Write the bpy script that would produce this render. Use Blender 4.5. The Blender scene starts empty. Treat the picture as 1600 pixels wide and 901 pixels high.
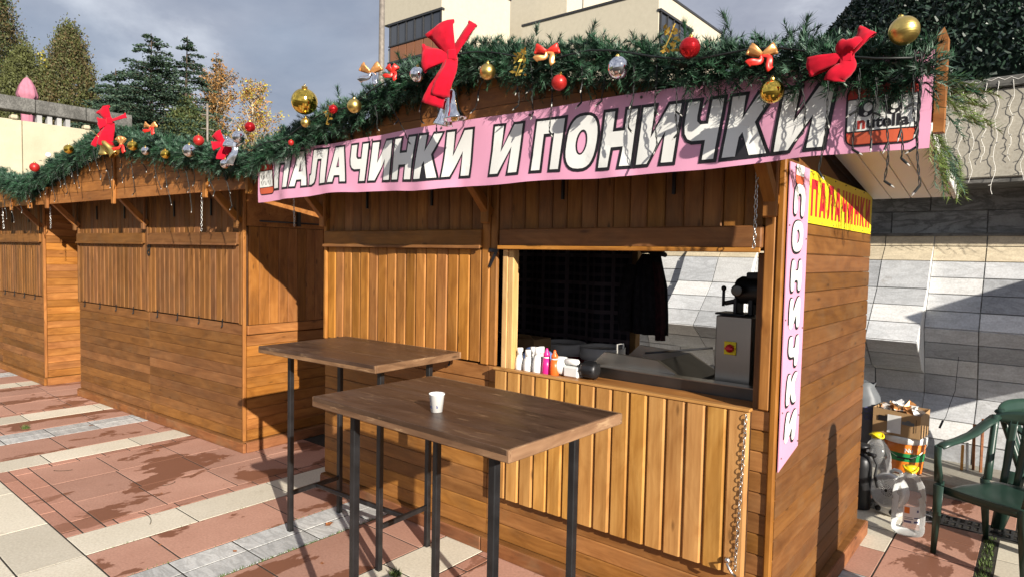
import bpy, bmesh, math, random
from mathutils import Vector, Matrix, Euler, noise as mnoise
R = math.radians
rnd = random.Random(7)
scene = bpy.context.scene
COL = scene.collection

# ------------------------------------------------------------------ camera
CAM = (0.8603, -2.8385, 1.75)
YAW, PITCH, ROLL = -0.68956, -0.05097, 0.02049
fw = Vector((math.sin(YAW)*math.cos(PITCH), math.cos(YAW)*math.cos(PITCH), math.sin(PITCH)))
rt = Vector((math.cos(YAW), -math.sin(YAW), 0)); upv = rt.cross(fw)
r2 = rt*math.cos(ROLL) + upv*math.sin(ROLL); u2 = -rt*math.sin(ROLL) + upv*math.cos(ROLL)
cd = bpy.data.cameras.new('camera'); co = bpy.data.objects.new('camera', cd); COL.objects.link(co)
m = Matrix((r2, u2, -fw)).transposed().to_4x4(); m.translation = CAM
co.matrix_world = m
cd.sensor_width = 36; cd.lens = 1014.12*36/1600; cd.clip_start = .05; cd.clip_end = 2000
scene.camera = co
scene.render.resolution_x = 1024; scene.render.resolution_y = 576
scene.render.engine = 'CYCLES'
scene.view_settings.view_transform = 'Standard'; scene.view_settings.look = 'None'
scene.view_settings.gamma = 1; scene.view_settings.exposure = 0.90
scene.view_settings.use_curve_mapping = False

# ------------------------------------------------------------------ sky and sun
SUN_AZ, SUN_EL = R(-24), R(21.5)        # azimuth from +X
sdir = Vector((math.cos(SUN_AZ)*math.cos(SUN_EL), math.sin(SUN_AZ)*math.cos(SUN_EL), math.sin(SUN_EL)))
w = bpy.data.worlds.new('World'); scene.world = w; w.use_nodes = True
nt = w.node_tree; nt.nodes.clear()
def wn(t, **k):
    n = nt.nodes.new(t)
    for a, v in k.items(): setattr(n, a, v)
    return n
sky = wn('ShaderNodeTexSky', sky_type='NISHITA', sun_disc=False)
sky.sun_elevation = SUN_EL; sky.sun_rotation = math.atan2(sdir.x, sdir.y)
bg1 = wn('ShaderNodeBackground'); bg1.inputs[1].default_value = .05
nt.links.new(sky.outputs[0], bg1.inputs[0])
tc = wn('ShaderNodeTexCoord'); mp = wn('ShaderNodeMapping'); mp.inputs['Scale'].default_value = (1.0, 1.0, 2.2)
nt.links.new(tc.outputs['Generated'], mp.inputs[0])
nz = wn('ShaderNodeTexNoise'); nz.inputs['Scale'].default_value = 2.7; nz.inputs['Detail'].default_value = 9; nz.inputs['Roughness'].default_value = .56; nz.inputs['Distortion'].default_value = .25
nt.links.new(mp.outputs[0], nz.inputs[0])
cr = wn('ShaderNodeValToRGB')
cr.color_ramp.elements[0].position = .34; cr.color_ramp.elements[0].color = (.150, .165, .215, 1)
cr.color_ramp.elements[1].position = .68; cr.color_ramp.elements[1].color = (.46, .48, .52, 1)
e = cr.color_ramp.elements.new(.52); e.color = (.240, .256, .305, 1)
nt.links.new(nz.outputs[0], cr.inputs[0])
bg2 = wn('ShaderNodeBackground'); bg2.inputs[1].default_value = 1.0
nt.links.new(cr.outputs[0], bg2.inputs[0])
nz2 = wn('ShaderNodeTexNoise'); nz2.inputs['Scale'].default_value = 1.3; nz2.inputs['Detail'].default_value = 4
nt.links.new(mp.outputs[0], nz2.inputs[0])
mr = wn('ShaderNodeMapRange'); mr.inputs[1].default_value = .3; mr.inputs[2].default_value = .5; mr.inputs[3].default_value = .55; mr.inputs[4].default_value = 1.0
nt.links.new(nz2.outputs[0], mr.inputs[0])
mx = wn('ShaderNodeMixShader'); out = wn('ShaderNodeOutputWorld')
nt.links.new(mr.outputs[0], mx.inputs[0]); nt.links.new(bg1.outputs[0], mx.inputs[1]); nt.links.new(bg2.outputs[0], mx.inputs[2])
nt.links.new(mx.outputs[0], out.inputs[0])
sl = bpy.data.lights.new('sun', 'SUN'); sl.energy = 4.4; sl.angle = R(.5); sl.color = (1, .93, .82)
so = bpy.data.objects.new('sun', sl); COL.objects.link(so); so.location = (8, -5, 8)
so.rotation_euler = (-sdir).to_track_quat('-Z', 'Y').to_euler()

# ------------------------------------------------------------------ materials
MAT = {}
def nodes(name):
    m = bpy.data.materials.new(name); m.use_nodes = True; MAT[name] = m
    t = m.node_tree; b = t.nodes['Principled BSDF']
    return m, t, b
def lk(t, a, b): t.links.new(a, b)
def N(t, typ, **k):
    n = t.nodes.new(typ)
    for a, v in k.items():
        if a.startswith('i_'): n.inputs[a[2:].replace('_', ' ')].default_value = v
        else: setattr(n, a, v)
    return n
def ramp(t, stops):
    n = t.nodes.new('ShaderNodeValToRGB'); els = n.color_ramp.elements
    while len(els) < len(stops): els.new(.5)
    for e, (p, c) in zip(els, stops): e.position = p; e.color = (*c, 1)
    return n
def mixc(t, fac, a, b, mode='MIX'):
    n = t.nodes.new('ShaderNodeMix'); n.data_type = 'RGBA'; n.blend_type = mode
    for sock, v in ((n.inputs[0], fac), (n.inputs[6], a), (n.inputs[7], b)):
        if isinstance(v, (int, float)): sock.default_value = v
        elif isinstance(v, tuple): sock.default_value = (*v, 1) if len(v) == 3 else v
        else: t.links.new(v, sock)
    return n.outputs[2]
def bump(t, b, h, strength=.2, dist=.002):
    n = t.nodes.new('ShaderNodeBump'); n.inputs['Strength'].default_value = strength; n.inputs['Distance'].default_value = dist
    t.links.new(h, n.inputs['Height']); t.links.new(n.outputs[0], b.inputs['Normal'])
def plain(name, col, rough=.5, metal=0., spec=.5, var=.12, scale=8., bmp=0., **k):
    m, t, b = nodes(name)
    tc = N(t, 'ShaderNodeTexCoord'); nz = N(t, 'ShaderNodeTexNoise', i_Scale=scale, i_Detail=5.)
    lk(t, tc.outputs['Object'], nz.inputs[0])
    lo = tuple(c*(1-var) for c in col); hi = tuple(min(1, c*(1+var)) for c in col)
    rp = ramp(t, [(.3, lo), (.7, hi)]); lk(t, nz.outputs[0], rp.inputs[0]); lk(t, rp.outputs[0], b.inputs['Base Color'])
    b.inputs['Roughness'].default_value = rough; b.inputs['Metallic'].default_value = metal
    b.inputs['Specular IOR Level'].default_value = spec
    for kk, v in k.items(): b.inputs[kk.replace('_', ' ')].default_value = v
    if bmp: bump(t, b, nz.outputs[0], bmp, .004)
    return m
def wood(name, light, mid, dark, rough=.5, grey=.0, wear=.0, spec=.3, vary=.2):
    m, t, b = nodes(name)
    tc = N(t, 'ShaderNodeTexCoord'); oi = N(t, 'ShaderNodeObjectInfo')
    off = N(t, 'ShaderNodeVectorMath', operation='SCALE'); off.inputs[0].default_value = (13.7, 7.3, 5.1); lk(t, oi.outputs['Random'], off.inputs['Scale'])
    add = N(t, 'ShaderNodeVectorMath', operation='ADD'); lk(t, tc.outputs['Object'], add.inputs[0]); lk(t, off.outputs[0], add.inputs[1])
    def nzz(sc, det, rg=.55, dist=0.):
        mp = N(t, 'ShaderNodeMapping'); mp.inputs['Scale'].default_value = sc; lk(t, add.outputs[0], mp.inputs[0])
        n = N(t, 'ShaderNodeTexNoise', i_Scale=1., i_Detail=det, i_Roughness=rg, i_Distortion=dist); lk(t, mp.outputs[0], n.inputs[0]); return n
    g1 = nzz((2.2, 60, 60), 3.); g2 = nzz((3.0, 11, 11), 4., .6, 1.2); g3 = nzz((1.3, 2.5, 2.5), 3.)
    r1 = ramp(t, [(.25, dark), (.5, mid), (.75, light)]); lk(t, g2.outputs[0], r1.inputs[0])
    r2 = ramp(t, [(.3, (.74, .69, .64)), (.62, (1, 1, 1))]); lk(t, g1.outputs[0], r2.inputs[0])
    c = mixc(t, .75, r1.outputs[0], r2.outputs[0], 'MULTIPLY')
    r3 = ramp(t, [(.3, (.72, .68, .64)), (.65, (1.08, 1.06, 1.02))]); lk(t, g3.outputs[0], r3.inputs[0])
    c = mixc(t, .8, c, r3.outputs[0], 'MULTIPLY')
    # knots
    mpk = N(t, 'ShaderNodeMapping'); mpk.inputs['Scale'].default_value = (3.6, 12., 12.); lk(t, add.outputs[0], mpk.inputs[0])
    vo = N(t, 'ShaderNodeTexVoronoi', i_Scale=1.); lk(t, mpk.outputs[0], vo.inputs[0])
    rk = ramp(t, [(.05, (1, 1, 1)), (.13, (0, 0, 0))]); lk(t, vo.outputs['Distance'], rk.inputs[0])
    kf = N(t, 'ShaderNodeMath', operation='MULTIPLY'); kf.inputs[1].default_value = .8; lk(t, rk.outputs[0], kf.inputs[0]); c = mixc(t, kf.outputs[0], c, tuple(x*.45 for x in dark))
    # plank-to-plank tone
    hs = N(t, 'ShaderNodeHueSaturation'); mr = N(t, 'ShaderNodeMapRange'); mr.inputs[3].default_value = 1-vary; mr.inputs[4].default_value = 1+vary
    lk(t, oi.outputs['Random'], mr.inputs[0]); lk(t, mr.outputs[0], hs.inputs['Value']); lk(t, c, hs.inputs['Color'])
    wn_ = N(t, 'ShaderNodeTexWhiteNoise', noise_dimensions='1D'); lk(t, oi.outputs['Random'], wn_.inputs['W'])
    mh = N(t, 'ShaderNodeMapRange'); mh.inputs[3].default_value = .4965; mh.inputs[4].default_value = .5025; lk(t, wn_.outputs[0], mh.inputs[0]); lk(t, mh.outputs[0], hs.inputs['Hue'])
    ms = N(t, 'ShaderNodeMapRange'); ms.inputs[3].default_value = .97; ms.inputs[4].default_value = 1.04; lk(t, wn_.outputs[0], ms.inputs[0]); lk(t, ms.outputs[0], hs.inputs['Saturation'])
    c = hs.outputs[0]
    if grey:
        g4 = nzz((4., 5., 5.), 6., .65); rg = ramp(t, [(.5, (0, 0, 0)), (.68, (1, 1, 1))]); lk(t, g4.outputs[0], rg.inputs[0])
        f = N(t, 'ShaderNodeMath', operation='MULTIPLY'); f.inputs[1].default_value = grey; lk(t, rg.outputs[0], f.inputs[0])
        c = mixc(t, f.outputs[0], c, (.17, .115, .062))
    if wear:
        g5 = nzz((5, 30, 30), 7., .75); rw = ramp(t, [(.57, (0, 0, 0)), (.66, (1, 1, 1))]); lk(t, g5.outputs[0], rw.inputs[0])
        f = N(t, 'ShaderNodeMath', operation='MULTIPLY'); f.inputs[1].default_value = wear; lk(t, rw.outputs[0], f.inputs[0])
        c = mixc(t, f.outputs[0], c, (.42, .27, .15))
    lk(t, c, b.inputs['Base Color'])
    rr = N(t, 'ShaderNodeMapRange'); rr.inputs[3].default_value = rough-.12; rr.inputs[4].default_value = rough+.18; lk(t, g2.outputs[0], rr.inputs[0]); lk(t, rr.outputs[0], b.inputs['Roughness'])
    b.inputs['Specular IOR Level'].default_value = spec
    bump(t, b, g1.outputs[0], .35, .0015)
    return m
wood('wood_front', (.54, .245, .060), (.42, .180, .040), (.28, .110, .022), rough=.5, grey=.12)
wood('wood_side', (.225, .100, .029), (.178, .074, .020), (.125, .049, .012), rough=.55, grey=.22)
wood('wood_orange', (.42, .185, .048), (.33, .135, .033), (.21, .080, .020), rough=.48, grey=.1)
wood('wood_dull', (.290, .132, .042), (.220, .096, .029), (.150, .062, .018), rough=.58, grey=.18)
wood('wood_hatch', (.62, .345, .112), (.525, .272, .080), (.40, .185, .046), rough=.45, vary=.12)
wood('wood_low', (.40, .185, .055), (.305, .135, .038), (.205, .085, .022), rough=.55, grey=.2)
wood('wood_pale', (.74, .50, .24), (.66, .42, .18), (.5, .29, .1), rough=.5, vary=.08)
wood('wood_table', (.120, .070, .043), (.080, .045, .027), (.050, .028, .017), rough=.40, wear=.4, spec=.5, vary=.16)
wood('wood_edge', (.36, .220, .120), (.23, .130, .068), (.11, .058, .03), rough=.6, wear=.85)
wood('wood_base', (.36, .155, .060), (.25, .100, .038), (.14, .055, .022), rough=.65, grey=.5)
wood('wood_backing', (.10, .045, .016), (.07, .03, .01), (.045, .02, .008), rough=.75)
plain('black_paint', (.012, .012, .013), .38, 0, .5, .5, 14, .15)
plain('black_plastic', (.010, .010, .011), .45)
plain('steel', (.42, .39, .345), .36, 1., var=.08, scale=3)
plain('dark_steel', (.14, .135, .125), .42, 1., var=.15)
plain('galvanised', (.62, .62, .60), .32, 1.)
plain('cast_iron', (.028, .028, .030), .4, .6, var=.3)
plain('pvc', (.80, .78, .74), .45, 0, .5, .05, 3)
plain('white_plastic', (.80, .80, .78), .4)
plain('paper', (.82, .81, .78), .7)
plain('print_blue', (.10, .11, .22), .6)
plain('pink_plastic', (.72, .02, .22), .35)
plain('orange_plastic', (.80, .13, .02), .35)
plain('black_ink', (.012, .010, .012), .5)
plain('banner_white', (.80, .80, .76), .38, var=.04, scale=3)
plain('banner_pink', (.76, .35, .50), .38, var=.06, scale=2.5)
plain('print_red', (.52, .045, .03), .45)
plain('print_orange', (.62, .11, .045), .45)
plain('sign_yellow', (.86, .66, .02), .45, var=.05)
plain('sign_red', (.62, .02, .03), .45)
plain('rubber', (.02, .02, .022), .7)
plain('chrome', (.80, .80, .82), .06, 1., var=.02)
plain('gold_shiny', (.86, .58, .10), .09, 1., var=.04)
plain('gold_matte', (.78, .56, .17), .34, 1., var=.06)
plain('red_shiny', (.62, .02, .025), .14, .75, var=.06)
plain('red_matte', (.55, .03, .025), .36, .45, var=.1)
plain('velvet', (.46, .004, .020), .9, 0, .15, .2, 30, Sheen_Weight=.12)
plain('ribbon_red', (.60, .03, .02), .38, .2, var=.3, scale=40)
plain('ribbon_gold', (.72, .34, .12), .32, .6, var=.3, scale=40)
plain('gold_leaf', (.55, .38, .08), .35, .7)
plain('wire', (.008, .010, .009), .5)
plain('white_wire', (.78, .76, .70), .5)
plain('led', (.50, .49, .45), .25)
plain('needle_dark', (.014, .042, .022), .55, var=.35, scale=30)
plain('needle_mid', (.024, .078, .036), .5, var=.35, scale=30)
plain('needle_pale', (.070, .135, .090), .5, var=.3, scale=30)
plain('needle_yellow', (.14, .20, .05), .5, var=.3, scale=30)
plain('twig', (.05, .035, .02), .8)
plain('chair_green', (.020, .046, .034), .34, var=.2, scale=5)
plain('soil', (.028, .024, .018), .95, var=.5, scale=30)
plain('moss', (.06, .10, .02), .9, var=.5, scale=60)
plain('dry_leaf', (.28, .10, .03), .8, var=.4, scale=60)
plain('cardboard', (.40, .245, .115), .8, var=.12, scale=6)
plain('sack', (.13, .14, .15), .5, var=.2, scale=9)
plain('fabric_dark', (.022, .018, .022), .9, var=.5, scale=30)
plain('fabric_maroon', (.05, .010, .014), .9, var=.4, scale=30)
plain('fabric_brown', (.30, .17, .06), .9, var=.2)
plain('blue_cloth', (.10, .16, .36), .85, var=.5, scale=14)
plain('lid_white', (.80, .79, .75), .45)
plain('bucket_red', (.20, .012, .015), .45)
plain('bucket_orange', (.75, .20, .02), .32, var=.1, scale=5)
plain('bucket_green', (.02, .24, .07), .32)
plain('cap_yellow', (.80, .62, .01), .4)
plain('heater_silver', (.74, .74, .72), .3, .1)
plain('parasol_pink', (.42, .16, .22), .9)
plain('lamp_grey', (.22, .19, .16), .6, .2, var=.25)
plain('dark_frame', (.03, .03, .032), .5)
plain('copper_panel', (.25, .105, .05), .5)
plain('birch_bark', (.42, .36, .27), .85)
plain('bark', (.07, .05, .035), .9)
plain('leaf_cypress', (.070, .075, .022), .7, var=.4, scale=3)
plain('leaf_cypress_brown', (.105, .075, .028), .7, var=.4, scale=3)
plain('leaf_cypress_green', (.050, .078, .022), .7, var=.4, scale=3)
plain('leaf_cedar', (.030, .062, .038), .7, var=.4, scale=3)
plain('leaf_cedar_light', (.055, .090, .050), .7, var=.4, scale=3)
plain('leaf_olive', (.085, .095, .025), .7, var=.4, scale=3)
plain('leaf_yellow', (.42, .36, .05), .6, var=.3)
plain('leaf_autumn', (.34, .17, .045), .7, var=.4, scale=3)
plain('leaf_xmas', (.012, .030, .018), .45, var=.5, scale=30)
plain('leaf_xmas_light', (.030, .060, .038), .4, var=.5, scale=30)
def glass(name, col, rough=.05):
    m, t, b = nodes(name); b.inputs['Base Color'].default_value = (*col, 1); b.inputs['Roughness'].default_value = rough; b.inputs['Metallic'].default_value = .0
    b.inputs['Specular IOR Level'].default_value = .9; return m
glass('window_glass', (.035, .04, .05), .06)
def clear_plastic(name):
    m, t, b = nodes(name)
    o = t.nodes['Material Output']
    tr = N(t, 'ShaderNodeBsdfTransparent'); tr.inputs[0].default_value = (.95, .96, .96, 1)
    b.inputs['Base Color'].default_value = (.75, .76, .76, 1); b.inputs['Roughness'].default_value = .12
    fr = N(t, 'ShaderNodeFresnel'); fr.inputs[0].default_value = 1.40
    tc = N(t, 'ShaderNodeTexCoord'); nz = N(t, 'ShaderNodeTexNoise', i_Scale=14., i_Detail=3.); lk(t, tc.outputs['Object'], nz.inputs[0])
    bump(t, b, nz.outputs[0], .2, .01)
    a = N(t, 'ShaderNodeMath', operation='MULTIPLY_ADD'); a.inputs[1].default_value = 1.0; a.inputs[2].default_value = .13; lk(t, fr.outputs[0], a.inputs[0])
    mx = N(t, 'ShaderNodeMixShader'); lk(t, a.outputs[0], mx.inputs[0]); lk(t, tr.outputs[0], mx.inputs[1]); lk(t, b.outputs[0], mx.inputs[2]); lk(t, mx.outputs[0], o.inputs[0])
clear_plastic('clear_plastic')
def tartan():
    m, t, b = nodes('tartan'); tc = N(t, 'ShaderNodeTexCoord')
    sep = N(t, 'ShaderNodeSeparateXYZ'); lk(t, tc.outputs['Object'], sep.inputs[0])
    c = (.012, .012, .020)
    for ax, per in (('X', .22), ('Z', .22)):
        mo = N(t, 'ShaderNodeMath', operation='PINGPONG'); mo.inputs[1].default_value = per/2; lk(t, sep.outputs[ax], mo.inputs[0])
        r1 = ramp(t, [(.0, (1, 1, 1)), (.012, (0, 0, 0)), (.05, (0, 0, 0)), (.055, (.5, .5, .5)), (.085, (0, 0, 0))]); lk(t, mo.outputs[0], r1.inputs[0])
        r1.color_ramp.interpolation = 'CONSTANT'
        c = mixc(t, r1.outputs[0], c, (.13, .10, .11))
    lk(t, c, b.inputs['Base Color']); b.inputs['Roughness'].default_value = .95
tartan()
def paving(name, col, col2, stain=0., veins=0.):
    m, t, b = nodes(name)
    geo = N(t, 'ShaderNodeNewGeometry'); oi = N(t, 'ShaderNodeObjectInfo')
    n1 = N(t, 'ShaderNodeTexNoise', i_Scale=2.2, i_Detail=6., i_Roughness=.6); lk(t, geo.outputs['Position'], n1.inputs[0])
    n2 = N(t, 'ShaderNodeTexNoise', i_Scale=70., i_Detail=4.); lk(t, geo.outputs['Position'], n2.inputs[0])
    r1 = ramp(t, [(.3, col2), (.7, col)]); lk(t, n1.outputs[0], r1.inputs[0])
    r2 = ramp(t, [(.35, (.82, .80, .78)), (.65, (1.05, 1.05, 1.05))]); lk(t, n2.outputs[0], r2.inputs[0])
    c = mixc(t, .7, r1.outputs[0], r2.outputs[0], 'MULTIPLY')
    hs = N(t, 'ShaderNodeHueSaturation'); mr = N(t, 'ShaderNodeMapRange'); mr.inputs[3].default_value = .84; mr.inputs[4].default_value = 1.12
    lk(t, oi.outputs['Random'], mr.inputs[0]); lk(t, mr.outputs[0], hs.inputs['Value']); lk(t, c, hs.inputs['Color']); c = hs.outputs[0]
    if veins:
        tc = N(t, 'ShaderNodeTexCoord'); mpv = N(t, 'ShaderNodeMapping'); mpv.inputs['Rotation'].default_value = (.3, .2, .6); mpv.inputs['Scale'].default_value = (3, 14, 9)
        off = N(t, 'ShaderNodeVectorMath', operation='SCALE'); off.inputs[0].default_value = (9, 17, 5); lk(t, oi.outputs['Random'], off.inputs['Scale'])
        ad = N(t, 'ShaderNodeVectorMath', operation='ADD'); lk(t, tc.outputs['Object'], ad.inputs[0]); lk(t, off.outputs[0], ad.inputs[1]); lk(t, ad.outputs[0], mpv.inputs[0])
        nv = N(t, 'ShaderNodeTexNoise', i_Scale=1., i_Detail=6., i_Roughness=.6, i_Distortion=.8); lk(t, mpv.outputs[0], nv.inputs[0])
        rv = ramp(t, [(.42, (1, 1, 1)), (.5, (1-veins,)*3), (.58, (1, 1, 1))]); lk(t, nv.outputs[0], rv.inputs[0])
        c = mixc(t, 1., c, rv.outputs[0], 'MULTIPLY')
    # dirt speckle
    n5 = N(t, 'ShaderNodeTexNoise', i_Scale=9., i_Detail=8., i_Roughness=.75); lk(t, geo.outputs['Position'], n5.inputs[0])
    r5 = ramp(t, [(.6, (1, 1, 1)), (.72, (.62, .58, .54))]); lk(t, n5.outputs[0], r5.inputs[0]); c = mixc(t, .8, c, r5.outputs[0], 'MULTIPLY')
    rough = .72
    if stain:
        mp = N(t, 'ShaderNodeMapping'); mp.inputs['Scale'].default_value = (2.6, 1.35, 1); mp.inputs['Location'].default_value = (.35, .2, 0); lk(t, geo.outputs['Position'], mp.inputs[0])
        n3 = N(t, 'ShaderNodeTexNoise', i_Scale=1., i_Detail=7., i_Roughness=.62, i_Distortion=.3); lk(t, mp.outputs[0], n3.inputs[0])
        r3 = ramp(t, [(.54, (0, 0, 0)), (.553, (1, 1, 1))]); lk(t, n3.outputs[0], r3.inputs[0])
        f = N(t, 'ShaderNodeMath', operation='MULTIPLY'); f.inputs[1].default_value = stain; lk(t, r3.outputs[0], f.inputs[0])
        c = mixc(t, f.outputs[0], c, (.190, .078, .044))
        rr = N(t, 'ShaderNodeMapRange'); rr.inputs[3].default_value = .75; rr.inputs[4].default_value = .5; lk(t, r3.outputs[0], rr.inputs[0]); lk(t, rr.outputs[0], b.inputs['Roughness'])
    else: b.inputs['Roughness'].default_value = rough
    lk(t, c, b.inputs['Base Color']); b.inputs['Specular IOR Level'].default_value = .35
    bump(t, b, n2.outputs[0], .25, .002)
paving('paving_red', (.49, .275, .205), (.41, .22, .16), stain=.9)
paving('paving_brick', (.50, .26, .19), (.40, .20, .14), stain=.6)
paving('paving_cream', (.70, .645, .53), (.60, .55, .44))
paving('paving_grey', (.58, .58, .56), (.46, .47, .47), veins=.25)
paving('marble', (.60, .61, .62), (.48, .495, .51), veins=.16)
paving('marble_grey', (.48, .495, .515), (.38, .395, .41), veins=.2)
paving('marble_tan', (.70, .60, .43), (.58, .50, .36), veins=.15)
paving('marble_white', (.70, .70, .685), (.62, .625, .62), veins=.12)
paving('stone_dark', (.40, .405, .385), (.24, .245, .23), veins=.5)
paving('concrete', (.42, .39, .32), (.32, .30, .25))
paving('concrete_dark', (.22, .215, .20), (.085, .083, .075), veins=.5)
paving('concrete_cream', (.54, .48, .345), (.46, .405, .285))
paving('facade_cream', (.66, .60, .47), (.60, .545, .42))
paving('facade_grey', (.42, .42, .42), (.36, .36, .36))
paving('earth', (.07, .06, .045), (.045, .04, .03))
paving('terrace_green', (.06, .075, .03), (.04, .05, .02))

# ------------------------------------------------------------------ helpers
class MB:
    def __init__(s): s.v = []; s.f = []; s.mi = []; s.mats = []; s.sm = []
    def mat(s, name):
        if name not in s.mats: s.mats.append(name)
        return s.mats.index(name)
    def add(s, vs, fs, mat, smooth=False, M=None):
        o = len(s.v)
        s.v += [tuple(M @ Vector(p)) if M else tuple(p) for p in vs]
        k = s.mat(mat)
        for f in fs: s.f.append([i+o for i in f]); s.mi.append(k); s.sm.append(smooth)
    def box(s, a, b, mat, M=None):
        (x0, y0, z0), (x1, y1, z1) = a, b
        vs = [(x0,y0,z0),(x1,y0,z0),(x1,y1,z0),(x0,y1,z0),(x0,y0,z1),(x1,y0,z1),(x1,y1,z1),(x0,y1,z1)]
        s.add(vs, [(0,3,2,1),(4,5,6,7),(0,1,5,4),(1,2,6,5),(2,3,7,6),(3,0,4,7)], mat, M=M)
    def bbox(s, a, b, mat, c=.004, M=None):      # box with chamfered edges
        bm = bmesh.new(); bmesh.ops.create_cube(bm, size=1)
        for v in bm.verts: v.co = Vector([(a[i]+b[i])/2 + v.co[i]*(b[i]-a[i]) for i in range(3)])
        bmesh.ops.bevel(bm, geom=bm.edges[:], offset=c, segments=1, affect='EDGES', profile=.5)
        bm.verts.index_update()
        s.add([v.co.copy() for v in bm.verts], [[v.index for v in f.verts] for f in bm.faces], mat, M=M); bm.free()
    def tube(s, pts, r, mat, n=8, cap=True, smooth=True, M=None):
        pts = [Vector(p) for p in pts]; rs = r if isinstance(r, (list, tuple)) else [r]*len(pts)
        vs = []; fs = []; prev = None
        for i, p in enumerate(pts):
            d = (pts[min(i+1, len(pts)-1)] - pts[max(i-1, 0)])
            if d.length < 1e-9: d = Vector((0, 0, 1))
            d.normalize()
            if prev is None:
                a = Vector((0, 0, 1)) if abs(d.z) < .9 else Vector((1, 0, 0)); u = d.cross(a).normalized()
            else: u = (prev - d*prev.dot(d)).normalized()
            prev = u; v = d.cross(u)
            for k in range(n):
                t = 2*math.pi*k/n; vs.append(p + (u*math.cos(t) + v*math.sin(t))*rs[i])
        for i in range(len(pts)-1):
            for k in range(n):
                fs.append((i*n+k, i*n+(k+1) % n, (i+1)*n+(k+1) % n, (i+1)*n+k))
        s.add(vs, fs, mat, smooth, M)
        if cap:
            s.add(vs[:n], [tuple(range(n))[::-1]], mat, False, M); s.add(vs[-n:], [tuple(range(n))], mat, False, M)
    def lathe(s, prof, mat, n=20, M=None, smooth=True, mats=None):
        vs = []; 
        for (r, z) in prof:
            for k in range(n): t = 2*math.pi*k/n; vs.append((r*math.cos(t), r*math.sin(t), z))
        for i in range(len(prof)-1):
            fs = [(i*n+k, i*n+(k+1) % n, (i+1)*n+(k+1) % n, (i+1)*n+k) for k in range(n)]
            s.add([vs[j] for j in range(i*n, (i+2)*n)], [tuple(a-i*n for a in f) for f in fs], mats[i] if mats else mat, smooth, M)
        for idx, rev in ((0, True), (len(prof)-1, False)):
            if prof[idx][0] > 1e-4:
                ring = list(range(n)); s.add([vs[idx*n+k] for k in range(n)], [tuple(ring[::-1] if rev else ring)], (mats[0] if rev else mats[-1]) if mats else mat, False, M)
    def sphere(s, c, r, mat, n=20, m=12, M=None):
        prof = [(max(1e-5, r*math.sin(math.pi*i/m)), -r*math.cos(math.pi*i/m)) for i in range(m+1)]
        T = Matrix.Translation(c); s.lathe(prof, mat, n, (M @ T) if M else T)
    def prism(s, poly, y0, y1, mat, M=None):     # polygon in xz extruded along y
        n = len(poly); vs = [(x, y0, z) for x, z in poly] + [(x, y1, z) for x, z in poly]
        area = sum(poly[i][0]*poly[(i+1) % n][1]-poly[(i+1) % n][0]*poly[i][1] for i in range(n))
        a = list(range(n)); bq = list(range(n, 2*n))
        if area > 0: fr, bk = a, bq[::-1]
        else: fr, bk = a[::-1], bq
        fs = [tuple(fr), tuple(bk)]
        for i in range(n):
            j = (i+1) % n; fs.append((j, i, n+i, n+j) if area > 0 else (i, j, n+j, n+i))
        s.add(vs, fs, mat, M=M)
    def mesh(s, name):
        me = bpy.data.meshes.new(name); me.from_pydata(s.v, [], s.f)
        for mn in s.mats: me.materials.append(MAT[mn])
        me.polygons.foreach_set('material_index', s.mi); me.polygons.foreach_set('use_smooth', s.sm)
        me.update(); return me
    def build(s, name, parent=None, loc=(0,0,0), rot=(0,0,0), merge=True):
        me = s.mesh(name)
        if merge and len(s.v) < 60000:
            bm = bmesh.new(); bm.from_mesh(me); bmesh.ops.remove_doubles(bm, verts=bm.verts, dist=1e-6); bm.to_mesh(me); bm.free()
        return obj(name, me, parent, loc, rot)
def obj(name, me, parent=None, loc=(0,0,0), rot=(0,0,0)):
    o = bpy.data.objects.new(name, me); COL.objects.link(o); o.parent = parent; o.location = loc; o.rotation_euler = rot
    return o
def tag(o, label=None, cat=None, group=None, kind=None):
    if label: o['label'] = label
    if cat: o['category'] = cat
    if group: o['group'] = group
    if kind: o['kind'] = kind
    return o
def thing(name, label, cat, loc=(0,0,0), rz=0., group=None, rot=None):
    o = bpy.data.objects.new(name, None); COL.objects.link(o); o.empty_display_size = .1
    o.location = loc; o.rotation_euler = rot or (0, 0, rz); tag(o, label, cat, group); return o
# a plank: length along local X, face towards local -Y, long edges chamfered
PCACHE = {}
def plank_mesh(L, W, T, mat, c=.005):
    key = (round(L, 3), round(W, 4), round(T, 3), mat, c)
    if key not in PCACHE:
        b = MB(); pr = [(T, -W/2), (c, -W/2), (0, -W/2+c), (0, W/2-c), (c, W/2), (T, W/2)]
        n = 6; vs = [(-L/2, y, z) for y, z in pr] + [(L/2, y, z) for y, z in pr]
        fs = [tuple(range(n)), tuple(range(n, 2*n))[::-1]] + [(i, n+i, n+(i+1) % n, (i+1) % n) for i in range(n)]
        b.add(vs, [f[::-1] for f in fs], mat); PCACHE[key] = b.mesh('plank')
    return PCACHE[key]
def hplank(parent, x0, x1, zc, W, y, mat, T=.02, name='plank', c=.005):   # horizontal, facing -Y
    return obj(name, plank_mesh(x1-x0, W, T, mat, c), parent, ((x0+x1)/2, y+rnd.uniform(-.0015, .0015), zc), (rnd.uniform(-.004, .004), rnd.uniform(-.0012, .0012), 0))
def vplank(parent, xc, z0, z1, W, y, mat, T=.02, name='plank', c=.005):   # vertical, facing -Y
    return obj(name, plank_mesh(z1-z0, W, T, mat, c), parent, (xc, y+rnd.uniform(-.0015, .0015), (z0+z1)/2), (0, -math.pi/2, rnd.uniform(-.006, .006)))
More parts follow.
